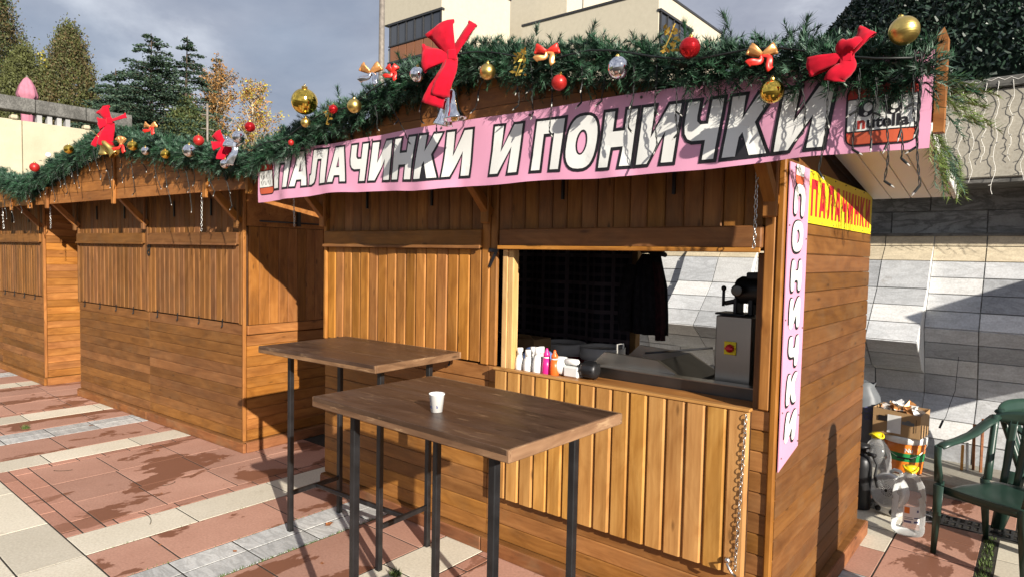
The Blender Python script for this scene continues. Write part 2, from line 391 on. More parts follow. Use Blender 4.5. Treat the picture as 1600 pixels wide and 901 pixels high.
def splank(parent, x, y0, y1, zc, W, mat, T=.02, name='plank', c=.005, sgn=1):   # horizontal along Y, facing +X (sgn 1) or -X
    return obj(name, plank_mesh(y1-y0, W, T, mat, c), parent, (x+sgn*rnd.uniform(-.0015, .0015), (y0+y1)/2, zc), (rnd.uniform(-.0012, .0012), 0, sgn*math.pi/2))
def svplank(parent, x, yc, z0, z1, W, mat, T=.02, name='plank', c=.005):   # vertical, facing +X
    o = obj(name, plank_mesh(z1-z0, W, T, mat, c), parent, (x+rnd.uniform(-.0015, .0015), yc, (z0+z1)/2))
    o.rotation_euler = (Matrix.Rotation(math.pi/2, 3, 'Z') @ Matrix.Rotation(-math.pi/2, 3, 'Y')).to_euler(); return o
def beam(parent, name, a, b, mat, c=.006):
    L = [b[i]-a[i] for i in range(3)]; ctr = [(a[i]+b[i])/2 for i in range(3)]
    ax = max(range(3), key=lambda i: abs(L[i]))
    B = MB()
    if ax == 0: B.bbox([-x/2 for x in L], [x/2 for x in L], mat, c); rot = (0, 0, 0)
    elif ax == 1: d = [L[1], L[0], L[2]]; B.bbox([-x/2 for x in d], [x/2 for x in d], mat, c); rot = (0, 0, math.pi/2)
    else: d = [L[2], L[1], L[0]]; B.bbox([-x/2 for x in d], [x/2 for x in d], mat, c); rot = (0, -math.pi/2, 0)
    return B.build(name, parent, ctr, rot)
def bar(parent, name, a, b, w, h, mat, c=.004):      # rectangular bar between two points
    a = Vector(a); b = Vector(b); L = (b-a).length
    B = MB(); B.bbox((-L/2, -w/2, -h/2), (L/2, w/2, h/2), mat, c)
    o = B.build(name, parent, (a+b)/2); o.rotation_euler = (b-a).to_track_quat('X', 'Z').to_euler(); return o
TXT = {}
def text_pair(s, w, h, b0, b1, shear, res=4):
    """outline triangles scaled like the fill: returns (fill, outline) as (pts, faces)"""
    raw = []
    for bo in (b0, b1):
        cu = bpy.data.curves.new('t', 'FONT'); cu.body = s; cu.size = 1; cu.offset = bo; cu.resolution_u = res; cu.fill_mode = 'FRONT'; cu.dimensions = '2D'; cu.space_character = 1.13
        o = bpy.data.objects.new('t', cu); COL.objects.link(o); bpy.context.view_layer.update()
        me = bpy.data.meshes.new_from_object(o.evaluated_get(bpy.context.evaluated_depsgraph_get()))
        raw.append(([v.co.copy() for v in me.vertices], [list(p.vertices) for p in me.polygons]))
        bpy.data.objects.remove(o); bpy.data.curves.remove(cu); bpy.data.meshes.remove(me)
    vs = raw[0][0]; x0 = min(v.x for v in vs); x1 = max(v.x for v in vs); y0 = min(v.y for v in vs); y1 = max(v.y for v in vs); sx = w/(x1-x0); sy = h/(y1-y0)
    return [([((v.x-x0)*sx+shear*(v.y-y0)*sy, (v.y-y0)*sy) for v in q], f) for q, f in raw]
GLY = {
 'П': ([(0,0),(.31,0),(.31,.73),(.69,.73),(.69,0),(1,0),(1,1),(0,1)], None, 1.0),
 'Л': ([(0,0),(.14,0),(.30,.05),(.37,.18),(.43,.73),(.68,.73),(.68,0),(1,0),(1,1),(.16,1),(.10,.32),(.05,.27),(0,.27)], None, 1.05),
 'А': ([(0,0),(.30,0),(.35,.19),(.65,.19),(.70,0),(1,0),(.72,1),(.28,1)], [(.42,.42),(.58,.42),(.5,.74)], 1.08),
 'Ч': ([(.65,0),(.96,0),(.96,1),(.65,1),(.65,.60),(.44,.60),(.34,.66),(.32,.74),(.32,1),(0,1),(0,.62),(.05,.46),(.15,.37),(.28,.33),(.65,.33)], None, .95),
 'И': ([(0,0),(.30,0),(.69,.55),(.69,0),(1,0),(1,1),(.70,1),(.31,.45),(.31,1),(0,1)], None, 1.06),
 'Н': ([(0,0),(.31,0),(.31,.36),(.69,.36),(.69,0),(1,0),(1,1),(.69,1),(.69,.64),(.31,.64),(.31,1),(0,1)], None, 1.0),
 'К': ([(0,0),(.31,0),(.31,.32),(.37,.40),(.62,0),(1,0),(.62,.54),(.97,1),(.62,1),(.31,.62),(.31,1),(0,1)], None, 1.04),
 'О': ([(.5+.5*(abs(math.cos(a))**.75)*(1 if math.cos(a) > 0 else -1), .5+.5*(abs(math.sin(a))**.75)*(1 if math.sin(a) > 0 else -1)) for a in [2*math.pi*k/28 for k in range(28)]], [(.5+.19*math.cos(a), .5+.24*math.sin(a)) for a in [2*math.pi*k/20 for k in range(20)]], 1.0)}
def chaikin(p, n):
    for _ in range(n):
        q = []
        for i in range(len(p)):
            a, b_ = p[i], p[(i+1) % len(p)]; q += [(a[0]*.78+b_[0]*.22, a[1]*.78+b_[1]*.22), (a[0]*.22+b_[0]*.78, a[1]*.22+b_[1]*.78)]
        p = q
    return p
def grow(p, d):       # offset a counter-clockwise loop outwards by d, mitres limited
    n = len(p); out = []
    ar = sum(p[i][0]*p[(i+1) % n][1]-p[(i+1) % n][0]*p[i][1] for i in range(n)); sg = 1 if ar > 0 else -1
    for i in range(n):
        a, b_, c = Vector(p[i-1]).to_2d(), Vector(p[i]).to_2d(), Vector(p[(i+1) % n]).to_2d()
        e1 = (b_-a).normalized(); e2 = (c-b_).normalized(); n1 = Vector((e1.y, -e1.x))*sg; n2 = Vector((e2.y, -e2.x))*sg
        m_ = n1+n2
        if m_.length < 1e-4: m_ = n1
        m_.normalize(); k = min(1.7, 1/max(.3, m_.dot(n1))); q = b_+m_*d*k; out.append((q.x, q.y))
    return out
def block_text(s, w, h, shear=0., gap=.16, edge=.0, rounds=0, var=None):
    """heavy block letters filling width w, cap height h; edge grows every outline; one (pts, faces) per call"""
    from mathutils.geometry import tessellate_polygon
    tot = sum(GLY[c][2] for c in s)+gap*(len(s)-1); u = w/tot; x = 0; pts = []; fs = []
    for c in s:
        lo, ho, wd = GLY[c]
        def tr(p): return [(x+q[0]*wd*u+shear*q[1]*h, q[1]*h) for q in p]
        L = tr(chaikin(lo, rounds)); Hh = tr(chaikin(ho, rounds)) if ho else None
        if edge:
            L = grow(L, edge)
            if Hh: Hh = grow(Hh, -edge*.6)
        loops = [[Vector((*q, 0)) for q in L]] + ([[Vector((*q, 0)) for q in Hh]] if Hh else [])
        tri = tessellate_polygon(loops); o = len(pts); pts += [q for q in L] + ([q for q in Hh] if Hh else []); fs += [[o+i for i in t] for t in tri]; x += (wd+gap)*u
    return pts, fs
def text_geo(s, w=None, h=1., bold=.03, shear=0., res=4):
    """triangles of a text string, left-bottom at 0, scaled to width w and cap height h"""
    cu = bpy.data.curves.new('t', 'FONT'); cu.body = s; cu.size = 1; cu.offset = bold; cu.resolution_u = res; cu.fill_mode = 'FRONT'; cu.dimensions = '2D'
    o = bpy.data.objects.new('t', cu); COL.objects.link(o); bpy.context.view_layer.update()
    me = bpy.data.meshes.new_from_object(o.evaluated_get(bpy.context.evaluated_depsgraph_get()))
    vs = [v.co.copy() for v in me.vertices]; fs = [list(p.vertices) for p in me.polygons]
    bpy.data.objects.remove(o); bpy.data.curves.remove(cu); bpy.data.meshes.remove(me)
    x0 = min(v.x for v in vs); x1 = max(v.x for v in vs); y0 = min(v.y for v in vs); y1 = max(v.y for v in vs)
    sy = h/(y1-y0); sx = (w/(x1-x0)) if w else sy
    pts = [((v.x-x0)*sx + shear*(v.y-y0)*sy, (v.y-y0)*sy) for v in vs]
    return pts, fs, ((x1-x0)*sx)
def text_obj(name, parent, s, mat, M, w=None, h=1., bold=.03, shear=0., disp=None, maxe=None):
    """flat lettering; local x right, y up, mapped by M; disp(co)->co bends it onto a cloth"""
    pts, fs, ww = text_geo(s, w, h, bold, shear)
    return flat_obj(name, parent, pts, fs, mat, M, disp, maxe)
def flat_obj(name, parent, pts, fs, mat, M, disp=None, maxe=None):
    bm = bmesh.new(); vs = [bm.verts.new((x, y, 0)) for x, y in pts]
    for f in fs:
        try: bm.faces.new([vs[i] for i in f])
        except ValueError: pass
    bmesh.ops.triangulate(bm, faces=bm.faces[:])
    if maxe:
        for _ in range(5):
            es = [e for e in bm.edges if e.calc_length() > maxe]
            if not es: break
            bmesh.ops.subdivide_edges(bm, edges=es, cuts=1); bmesh.ops.triangulate(bm, faces=bm.faces[:])
    for v in bm.verts:
        c = M @ v.co; v.co = disp(c) if disp else c
    me = bpy.data.meshes.new(name); bm.to_mesh(me); bm.free(); me.materials.append(MAT[mat])
    return obj(name, me, parent)
def chain(parent, a, b, link=.026, r=.0018, mat='galvanised', slack=0.):
    a = Vector(a); b = Vector(b); n = max(2, int((b-a).length/(link*.74)))
    B = MB(); d = (b-a).normalized(); q = d.to_track_quat('Z', 'Y').to_matrix().to_4x4()
    for i in range(n):
        t = (i+.5)/n; p = a.lerp(b, t) + Vector((0, 0, -slack*4*t*(1-t))) + Vector((rnd.uniform(-1, 1), rnd.uniform(-1, 1), 0))*.0015
        M = Matrix.Translation(p) @ q @ Matrix.Rotation((i % 2)*math.pi/2+.5+rnd.uniform(-.3, .3), 4, 'Z')
        pts = []
        for k in range(11):
            an = 2*math.pi*k/10; pts.append((0.0062*math.cos(an), 0, .5*link*math.sin(an)*(1.0)))
        B.tube(pts, r, mat, n=5, cap=False, M=M)
    return B.build('chain', parent, merge=False)

# ------------------------------------------------------------------ ground
def tagS(o): o['kind'] = 'structure'; return o
g = MB(); g.add([(-600,-600,-.02),(600,-600,-.02),(600,600,-.02),(-600,600,-.02)], [(0,1,2,3)], 'soil')
ground = tagS(g.build('ground'))
pv = MB(); pv.add([(-14,-4,-.0022),(5,-4,-.0022),(5,3.2,-.0022),(-14,3.2,-.0022)], [(0,1,2,3)], 'soil')
pavement = tagS(pv.build('pavement'))
SL = {}; nsl = [0]
def slab(x0, x1, y0, y1, mat, gap=.009):
    w, l = round(x1-x0-gap, 3), round(y1-y0-gap, 3)
    if w < .02 or l < .02: return
    k = (w, l, mat)
    if k not in SL:
        b = MB(); c = .002
        vs = [(-w/2,-l/2,-.03),(w/2,-l/2,-.03),(w/2,l/2,-.03),(-w/2,l/2,-.03),(-w/2,-l/2,-c),(w/2,-l/2,-c),(w/2,l/2,-c),(-w/2,l/2,-c),(-w/2+c,-l/2+c,0),(w/2-c,-l/2+c,0),(w/2-c,l/2-c,0),(-w/2+c,l/2-c,0)]
        b.add(vs, [(0,1,5,4),(1,2,6,5),(2,3,7,6),(3,0,4,7),(4,5,9,8),(5,6,10,9),(6,7,11,10),(7,4,8,11),(8,9,10,11)], mat); SL[k] = b.mesh('paving_slab')
    nsl[0] += 1
    return obj('paving_slab', SL[k], pavement, ((x0+x1)/2, (y0+y1)/2, rnd.uniform(-.0006, .0012)), (rnd.uniform(-.0012, .0012), rnd.uniform(-.0012, .0012), 0))
def run(x0, x1, ya, yb, length, mat, phase=0.):
    y = ya - phase
    while y < yb:
        slab(x0, x1, max(y, ya), min(y+length, yb), mat); y += length
def runx(y0, y1, xa, xb, length, mat, phase=0.):
    x = xa - phase
    while x < xb:
        slab(max(x, xa), min(x+length, xb), y0, y1, mat); x += length
Y0 = -1.58; YB = .75
for k in (-2, -1, 0):
    o = 3.65*k
    xr = o + 3.65                                       # period from cream band to next cream band
    c0 = -3.62 + o + 3.65 if False else -3.62 + o
    b0, b1 = c0, c0+.34
    yb = .95 if k == 0 else YB
    run(b0, b1, Y0, yb, .66, 'paving_cream', .02)       # cream
    run(b1, c0+.77, Y0, yb, .74, 'paving_red', .40)     # red
    for i in range(2): run(c0+.77+i*.185, c0+.955+i*.185, Y0, yb, .37, 'paving_grey', .1)
    run(c0+1.14, c0+1.67, Y0, yb, .74, 'paving_red', .15)
    run(c0+1.67, c0+1.98, Y0, yb, .68, 'paving_cream', .3)
    # square field c0+1.98 .. c0+3.65 : brick border and big tiles
    f0, f1 = c0+1.98, c0+3.65
    if k < 0 or True:
        runx(Y0, Y0+.095, f0, f1, .42, 'paving_brick', .1); runx(Y0+.095, Y0+.22, f0, f1, .42, 'paving_brick', .25)
        run(f0, f0+.10, Y0+.22, yb, .19, 'paving_brick', .05); run(f1-.10, f1, Y0+.22, yb, .19, 'paving_brick', .12)
        nn = 3; wd = (f1-f0-.20)/nn
        for i in range(nn): run(f0+.10+i*wd, f0+.10+(i+1)*wd, Y0+.22, min(yb, .55), .5, 'paving_red', .05+.02*i)
# cross band in front and the strip this side of it
runx(-1.90, Y0, -13, -3.28, .78, 'paving_cream', .3)
x = -3.28
while x < 3: slab(x, x+.68, -1.90, Y0, 'paving_cream'); x += .68
for k in (-2, -1, 0):
    c0 = -3.62 + 3.65*k
    for (a, b_, mt) in ((0, .34, 'paving_cream'), (.34, .77, 'paving_red'), (.77, 1.14, 'paving_grey'), (1.14, 1.67, 'paving_red'), (1.67, 1.98, 'paving_cream'), (1.98, 2.8, 'paving_red'), (2.8, 3.65, 'paving_red')):
        run(c0+a, c0+b_, -3.2, -1.90, .7, mt, .1)
# right of the kiosk
for (x0, x1, y0, y1, mt) in ((-.1,.18,.55,.86,'paving_grey'),(-.1,.18,.86,1.18,'paving_grey'),(.02,.18,.2,.55,'paving_grey'),(-.1,.18,1.18,1.60,'paving_red'),(-.1,.18,1.60,1.98,'paving_cream'),(-.25,.18,1.98,2.38,'paving_cream'),
      (.18,.62,.2,.75,'paving_red'),(.18,.62,.75,1.22,'paving_red'),(.18,.62,1.22,1.72,'paving_red'),(.18,.62,1.72,2.06,'paving_red'),(.18,.62,2.06,2.33,'paving_red'),
      (.70,.90,.9,1.25,'paving_cream'),(.90,1.12,.9,1.25,'paving_cream'),(.70,.90,1.25,1.6,'paving_cream'),(.90,1.12,1.25,1.6,'paving_cream'),(.70,.90,1.6,1.95,'paving_cream'),(.90,1.12,1.6,1.95,'paving_cream'),(.70,.90,1.95,2.3,'paving_cream'),(.90,1.12,1.95,2.3,'paving_cream'),
      (-.25,.30,2.56,3.02,'paving_red'),(.30,.78,2.56,3.02,'paving_red'),(.78,.98,2.56,3.02,'paving_cream'),(.98,1.2,2.56,3.02,'paving_cream'),(1.12,1.6,1.0,2.3,'paving_red'),(-2.2,-.25,1.98,3.02,'paving_red')):
    slab(x0, x1, y0, y1, mt)
# moss in the joint beside the cream slabs: blades nobody could count
b = MB()
def blades(x0, x1, y0, y1, n, h, mats=('moss', 'moss', 'needle_yellow')):
    for i in range(n):
        x = rnd.uniform(x0, x1); y = rnd.uniform(y0, y1); a = rnd.uniform(0, 6.28); hh = h*rnd.uniform(.4, 1.2); w = .003
        t = Vector((math.cos(a), math.sin(a), 0))
        b.add([(x-t.y*w, y+t.x*w, -.006), (x+t.y*w, y-t.x*w, -.006), (x+t.x*hh*.6, y+t.y*hh*.6, -.004+hh)], [(0,1,2)], rnd.choice(mats))
blades(.63, .69, .9, 2.3, 900, .022)
blades(-2.484, -2.472, -1.5, .1, 500, .018); blades(-3.284, -3.276, -1.5, .1, 120, .01); blades(-2.86, -2.845, -1.5, 0, 150, .012)
for (x, y) in ((-1.80, -.56), (-6.62, -1.05)): blades(x-.025, x+.025, y-.025, y+.025, 130, .04)
mo = b.build('moss', merge=False); tag(mo, 'low green moss and grass growing in the paving joints', 'moss', kind='stuff')
# dry leaves and twigs on the paving
leafpos = [(-2.02,-1.42,.03,'largest dry brown leaf on the red tile left of the nearest table'),(-3.95,-.9,.012,'tiny dry leaf on the stained red tiles before the middle kiosk'),(-2.62,-.42,.035,'flat pale brown leaf on the grey slabs under the far table'),(-5.0,-.5,.02,'small dry leaf on the cream band by the middle kiosk'),(-3.1,-1.25,.012,'tiny dry leaf on the red strip at the lower left'),(-1.6,-.9,.012,'tiny dry leaf on the cream slab between the tables'),(-2.2,-.75,.015,'small dry leaf on red tile between the two tables'),(.35,1.3,.015,'small dry leaf on the red tile before the water jug'),(-6.3,-.6,.02,'dry leaf on the farthest grey band'),(-4.4,-.25,.015,'small dry leaf close to the plinth of the middle kiosk'),(-2.7,-1.0,.016,'small dry leaf on the grey slabs left of the far table legs')]
for i, (x, y, s, lab) in enumerate(leafpos):
    b = MB(); n = 9; pts = []
    for k in range(n):
        a = 2*math.pi*k/n; rr = s*(1.0 if k % 2 == 0 else .55)*rnd.uniform(.8, 1.2); pts.append((rr*math.cos(a), rr*math.sin(a)*.8, rnd.uniform(.002, .25*s+.003)))
    b.add([(0,0,.003)]+pts, [(0, 1+k, 1+(k+1) % n) for k in range(n)], 'dry_leaf')
    o = b.build('dry_leaf', None, (x, y, .002), (0, 0, i))
    tag(o, lab, 'leaf', 'dry leaves scattered on the paving')
for i, (x, y, L, cv, a0) in enumerate([(-3.45,-1.17,.26,.8,2.6),(-4.1,-.83,.12,1.2,1.2),(-5.05,-1.25,.14,.9,.4)]):
    b = MB(); pts = []; p = Vector((0,0,.004)); a = a0
    for k in range(12): pts.append(p.copy()); p = p + Vector((math.cos(a), math.sin(a), 0))*L/11; a += cv/6*(2 if k > 7 else .6)
    b.tube(pts, .0022, 'twig', n=5); o = b.build('pine_needle_twig', None, (x, y, 0))
    tag(o, ['long bent dark twig on the cream slab before the middle kiosk', 'short curved twig on the stained red tiles', 'thin twig on the cream slab at the left edge'][i], 'twig')
# drain channel with cast iron grate
dr = thing('drain_grate', 'black cast iron drain grate set in the paving behind the chairs', 'drain grate', (0,0,0))
b = MB(); b.box((-.6,2.34,-.016),(1.9,2.36,.003),'cast_iron'); b.box((-.6,2.53,-.016),(1.9,2.55,.003),'cast_iron'); b.box((-.6,2.43,-.016),(1.9,2.46,.002),'cast_iron'); b.build('frame', dr)
bm_ = MB(); bm_.box((-.008,2.361,-.016),(.008,2.529,.0025),'cast_iron'); me = bm_.mesh('slat')
for i in range(60): obj('slat', me, dr, (-.58+i*.042, 0, 0))

# ------------------------------------------------------------------ kiosks
D = 1.70
def roof_z(y): return 2.455 - .15*(y+.3)
def ped_top(x, xc, zp=2.70): return zp - .172*abs(x-xc)
def vrow(k, x0, x1, z0, z1, mat, y, w=.094, name='plank'):
    n = max(1, round((x1-x0)/w)); ww = (x1-x0)/n
    for i in range(n): vplank(k, x0+(i+.5)*ww, z0, z1, ww-.0025, y, mat, name=name, c=.009)
def kiosk(label, loc, rz, L, fm, um, sm, trim, open_right=False, side='boards', number=None, ped_mat='wood_orange'):
    k = thing('market_kiosk', label, 'kiosk', loc, rz, 'wooden market kiosks in a row')
    xl, xc, xr = -L, -L/2, 0.
    # platform and base boards
    b = MB(); b.box((xl+.03,.02,.005),(xr-.03,D-.02,.088),'wood_backing'); b.build('platform', k)
    beam(k, 'base_board', (xl-.01,-.035,.0),(xc-.02,-.005,.082), trim); beam(k, 'base_board', (xc-.017,-.035,.0),(xr+.03,-.005,.084), trim)
    beam(k, 'base_board', (xr+.012,-.003,.0),(xr+.042,D+.12,.090), trim)
    b = MB(); b.box((xl,-.030,.083),(xr-.001,.012,.092),'wood_dull'); b.box((xr-.02,.013,.083),(xr+.030,D+.1,.093),'wood_dull'); b.build('base_ledge', k)
    # backing panels keep daylight out between the boards
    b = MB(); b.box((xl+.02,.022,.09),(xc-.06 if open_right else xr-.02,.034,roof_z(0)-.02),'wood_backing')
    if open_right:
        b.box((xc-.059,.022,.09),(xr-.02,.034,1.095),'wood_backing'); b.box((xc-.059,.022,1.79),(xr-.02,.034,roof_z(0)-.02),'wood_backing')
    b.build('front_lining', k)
    b = MB(); b.prism([(.035,.09),(D-.005,.09),(D-.005,roof_z(D)-.012),(.035,roof_z(.035)-.012)], 0, .012, 'wood_backing', M=Matrix.Translation((xr-.034,0,0)) @ Matrix.Rotation(math.pi/2, 4, 'Z') @ Matrix.Scale(1, 4))
    b.build('side_lining', k)
    b = MB(); b.prism([(.035,.09),(D-.005,.09),(D-.005,roof_z(D)-.012),(.035,roof_z(.035)-.012)], 0, .02, 'wood_dull', M=Matrix.Translation((xl+.02,0,0)) @ Matrix.Rotation(math.pi/2, 4, 'Z'))
    b.build('left_wall', k)
    b = MB()
    if open_right:
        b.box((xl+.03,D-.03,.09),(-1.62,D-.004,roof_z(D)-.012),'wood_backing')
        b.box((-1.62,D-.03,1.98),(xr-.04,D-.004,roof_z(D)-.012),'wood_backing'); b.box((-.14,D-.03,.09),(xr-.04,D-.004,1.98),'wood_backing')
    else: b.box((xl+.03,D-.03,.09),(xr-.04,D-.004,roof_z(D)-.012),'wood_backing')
    b.build('back_wall', k)
    # lower front boards
    for i in range(11):
        z = .094+.0918*(i+.5)
        hplank(k, xl+.004, xc-.005, z, .0905, 0, fm); hplank(k, xc-.002, xr-.033, z, .0905, 0, fm)
    # left bay shutter, header, upper boards
    def bay(x0, x1):
        vrow(k, x0, x1, 1.118, 1.782, um, -.006)
        beam(k, 'rail', (x0-.01,-.034,1.790),(x1+.012,-.001,1.898), fm); beam(k, 'drip_strip', (x0-.012,-.046,1.783),(x1+.014,-.0345,1.803), fm, .003)
        n = 4
        for i in range(n):
            x = x0+(i+.35)*(x1-x0)/n
            b = MB(); b.box((x-.0035,-.014,1.068),(x+.0035,-.0065,1.135),'black_paint'); b.sphere((x,-.016,1.07),.008,'black_paint',8,6); b.build('latch', k)
    bay(xl+.035, xc-.07)
    if not open_right: bay(xc+.05, xr-.085)
    else:
        beam(k, 'rail', (xc+.085,-.036,1.800),(xr-.085,-.001,1.898), 'wood_dull'); beam(k, 'drip_strip', (xc+.085,-.05,1.782),(xr-.085,-.037,1.803), 'wood_front', .003)
    for (x0, x1) in ((xl+.035, xc-.07), (xc+.05, xr-.085)):
        vrow(k, x0, x1, 1.9, roof_z(0)-.03, fm, 0)
        for fx in (.3, .72):
            b = MB(); xx = x0+(x1-x0)*fx; b.box((xx-.007,-.014,2.05),(xx+.007,-.0015,2.20),'black_paint'); b.build('hinge', k)
    # posts
    beam(k, 'post', (xl,-.018,1.105),(xl+.032,.02,2.4), um); 
    beam(k, 'post', (xc-.066,-.012,1.105),(xc-.008,.02,2.4), um); beam(k, 'post', (xc-.006,-.004,1.105),(xc+.046,.02,2.4), fm)
    beam(k, 'post', (xr-.082,-.012,1.105),(xr-.034,.02,2.4), 'wood_front' if open_right else um); beam(k, 'corner_trim', (xr-.031,-.014,.093),(xr-.001,.016,2.42), 'wood_orange')
    # right side
    n = 23; pit = .0888
    if side == 'boards':
        for i in range(n):
            z = .095+pit*(i+.5); y1 = D-.002
            if z+pit/2 > roof_z(D)-.03: y1 = min(D-.002, max(.3, -.3+(2.455-z-pit/2-.03)/.15))
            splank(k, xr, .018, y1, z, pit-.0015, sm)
        b = MB(); zt = .095+pit*n; b.prism([(.02,zt),(1.0,zt),(.02,roof_z(.02)-.02)], 0, .019, 'wood_side', M=Matrix.Translation((xr,0,0)) @ Matrix.Rotation(math.pi/2, 4, 'Z')); b.build('gable_board', k)
    else:
        for i in range(10): splank(k, xr, .018, D-.002, .095+.0918*(i+.5), .0905, sm)
        beam(k, 'rail', (xr-.02,.02,1.02),(xr+.014,D-.01,1.10), sm)
        m_ = 17
        for i in range(m_): svplank(k, xr, .04+(i+.5)*(D-.06)/m_, 1.105, 1.95, (D-.06)/m_-.002, sm)
        b = MB(); b.prism([(.02,1.955),(D-.01,1.955),(D-.01,roof_z(D)-.02),(.02,roof_z(.02)-.02)], 0, .02, sm, M=Matrix.Translation((xr,0,0)) @ Matrix.Rotation(math.pi/2, 4, 'Z')); b.build('gable_board', k)
        b = MB(); b.tube([(xr+.03,.12,2.0),(xr+.03,1.3,2.0)], .008, 'black_paint', 8); b.box((xr+.012,.5,1.97),(xr+.04,.53,2.1),'black_paint'); b.build('shutter_bar', k)
    # roof slab with white soffit boards under the side overhangs
    b = MB(); th = .035; x0, x1 = xl-.43, xr+.43
    b.add([(x0,-.3,roof_z(-.3)),(x1,-.3,roof_z(-.3)),(x1,D+.03,roof_z(D+.03)),(x0,D+.03,roof_z(D+.03)),(x0,-.3,roof_z(-.3)+th),(x1,-.3,roof_z(-.3)+th),(x1,D+.03,roof_z(D+.03)+th),(x0,D+.03,roof_z(D+.03)+th)],
          [(0,3,2,1),(4,5,6,7),(0,1,5,4),(1,2,6,5),(2,3,7,6),(3,0,4,7)], 'wood_backing'); b.build('roof', k)
    pitch = -math.atan(.15)
    for s in (0, 1):
        for i in range(4):
            x = (xr+.003+(i+.5)*.102) if s == 0 else (xl-.003-(i+.5)*.102)
            bq = MB(); bq.bbox((-.0495,-1.0,-.006),(.0495,1.0,.006),'pvc',.003)
            bq.build('soffit_board', k, (x, .7, roof_z(.7)-.012), (pitch, 0, 0))
        x = xr+.428 if s == 0 else xl-.428
        bq = MB(); bq.bbox((-.012,-1.01,-.02),(.012,1.01,.05),'pvc',.003); bq.build('eave_trim', k, (x, .7, roof_z(.7)-.008), (pitch, 0, 0))
    # gable pediment in front: horizontal boards clipped to the slope
    xa, xb = xl-.36, xr+.56; zb = 2.215; hgt = .098; i = 0
    while True:
        z0 = zb+i*hgt; z1 = z0+hgt-.003; i += 1
        half0 = (2.70-z0)/.172; half1 = max(0, (2.70-z1)/.172)
        if half0 <= .05: break
        l0, r0 = max(xa, xc-half0), min(xb, xc+half0); l1, r1 = max(xa, xc-half1), min(xb, xc+half1)
        cx, cz = (l0+r0)/2, (z0+z1)/2
        b = MB(); poly = [(l0-cx,z0-cz),(r0-cx,z0-cz),(r1-cx,z1-cz),(l1-cx,z1-cz)]
        b.prism(poly, 0, .022, ped_mat); b.build('fascia_board', k, (cx, -.307+rnd.uniform(-.001,.001), cz))
    for x in (xl+.03, xc-.01, xr-.05): beam(k, 'fascia_post', (x-.03,-.334,2.165),(x+.03,-.308,ped_top(x, xc)-.01), 'wood_orange')
    b = MB(); b.prism([(-.015,2.175),(.015,2.175),(.015,2.475),(.003,2.508),(-.015,2.485)], -.333, -.29, 'wood_orange'); b.build('end_post', k, (xb+.004,0,0))
    for x in (xl+.03, xc-.01, xr-.05):
        bar(k, 'brace', (x,-.015,1.985),(x,-.295,2.275), .05, .055, 'wood_orange'); beam(k, 'brace_block', (x-.03,-.062,1.93),(x+.03,-.0365,2.36), um)
    # overhang lining
    b = MB(); b.box((xa+.05,-.28,2.335),(xb-.2,-.003,2.345),'wood_backing'); b.build('overhang_lining', k)
    if number:
        pts, fs, ww = text_geo(number, None, .115, .02)
        flat_obj('number', k, pts, fs, 'black_ink', Matrix.Translation((xc-.008-.01,-.0145 if number == '8' else -.0165,1.675)) @ Matrix.Rotation(math.pi/2, 4, 'X') @ Matrix.Rotation(-.1, 4, 'Z'))
    return k
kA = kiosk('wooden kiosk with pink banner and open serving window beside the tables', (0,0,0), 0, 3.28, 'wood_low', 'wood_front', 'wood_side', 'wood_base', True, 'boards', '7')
kB = kiosk('closed brown wooden kiosk marked with a small number eight', (-4.431,-.013,0), R(3.3), 3.44, 'wood_dull', 'wood_dull', 'wood_orange', 'wood_base', False, 'shutter', '8')
kC = kiosk('closed wooden kiosk at the far left, cut off by the picture edge', (-8.80,-.30,0), R(2.2), 3.44, 'wood_dull', 'wood_dull', 'wood_orange', 'wood_orange', False, 'boards', None)
# rough dirty plinth strip of the middle kiosk is part of it; chains that hold the shutters
chain(kA, (-.07,-.16,2.22),(-.085,-.12,1.80)); chain(kA, (-3.42,-.18,2.24),(-3.44,-.16,1.93)); 
chain(kB, (-.14,-.30,2.23),(-.15,-.30,1.90)); chain(kB, (-3.50,-.26,2.2),(-3.50,-.26,1.95)); chain(kC, (-.55,-.28,2.25),(-.50,-.28,1.95))
# opened hatch of the serving window
ht = MB(); ht.box((-1.555,-.040,.375),(-.098,-.030,1.094),'wood_backing'); hatch = ht.build('hatch', kA)
nH = 15; wH = (1.457)/nH
for i in range(nH):
    x = -1.555+(i+.5)*wH; vplank(hatch, x, .372+rnd.uniform(-.002,.002), 1.096, wH-.0035, -.060, 'wood_hatch', T=.019, c=.011)
beam(hatch, 'hatch_edge', (-1.56,-.062,1.0985),(-.096,-.022,1.112), 'wood_hatch', .003)
chain(kA, (-.108,-.068,1.09),(-.130,-.069,.40), slack=0); chain(kA, (-1.575,-.04,.70),(-1.575,-.03,.58))
b = MB(); b.tube([(-.155,-.062,.43),(-.155,-.10,.43),(-.135,-.10,.40),(-.12,-.09,.385)], .006, 'galvanised', 6); b.sphere((-.165,-.07,.435),.013,'galvanised',8,6); b.build('chain_hook', kA)
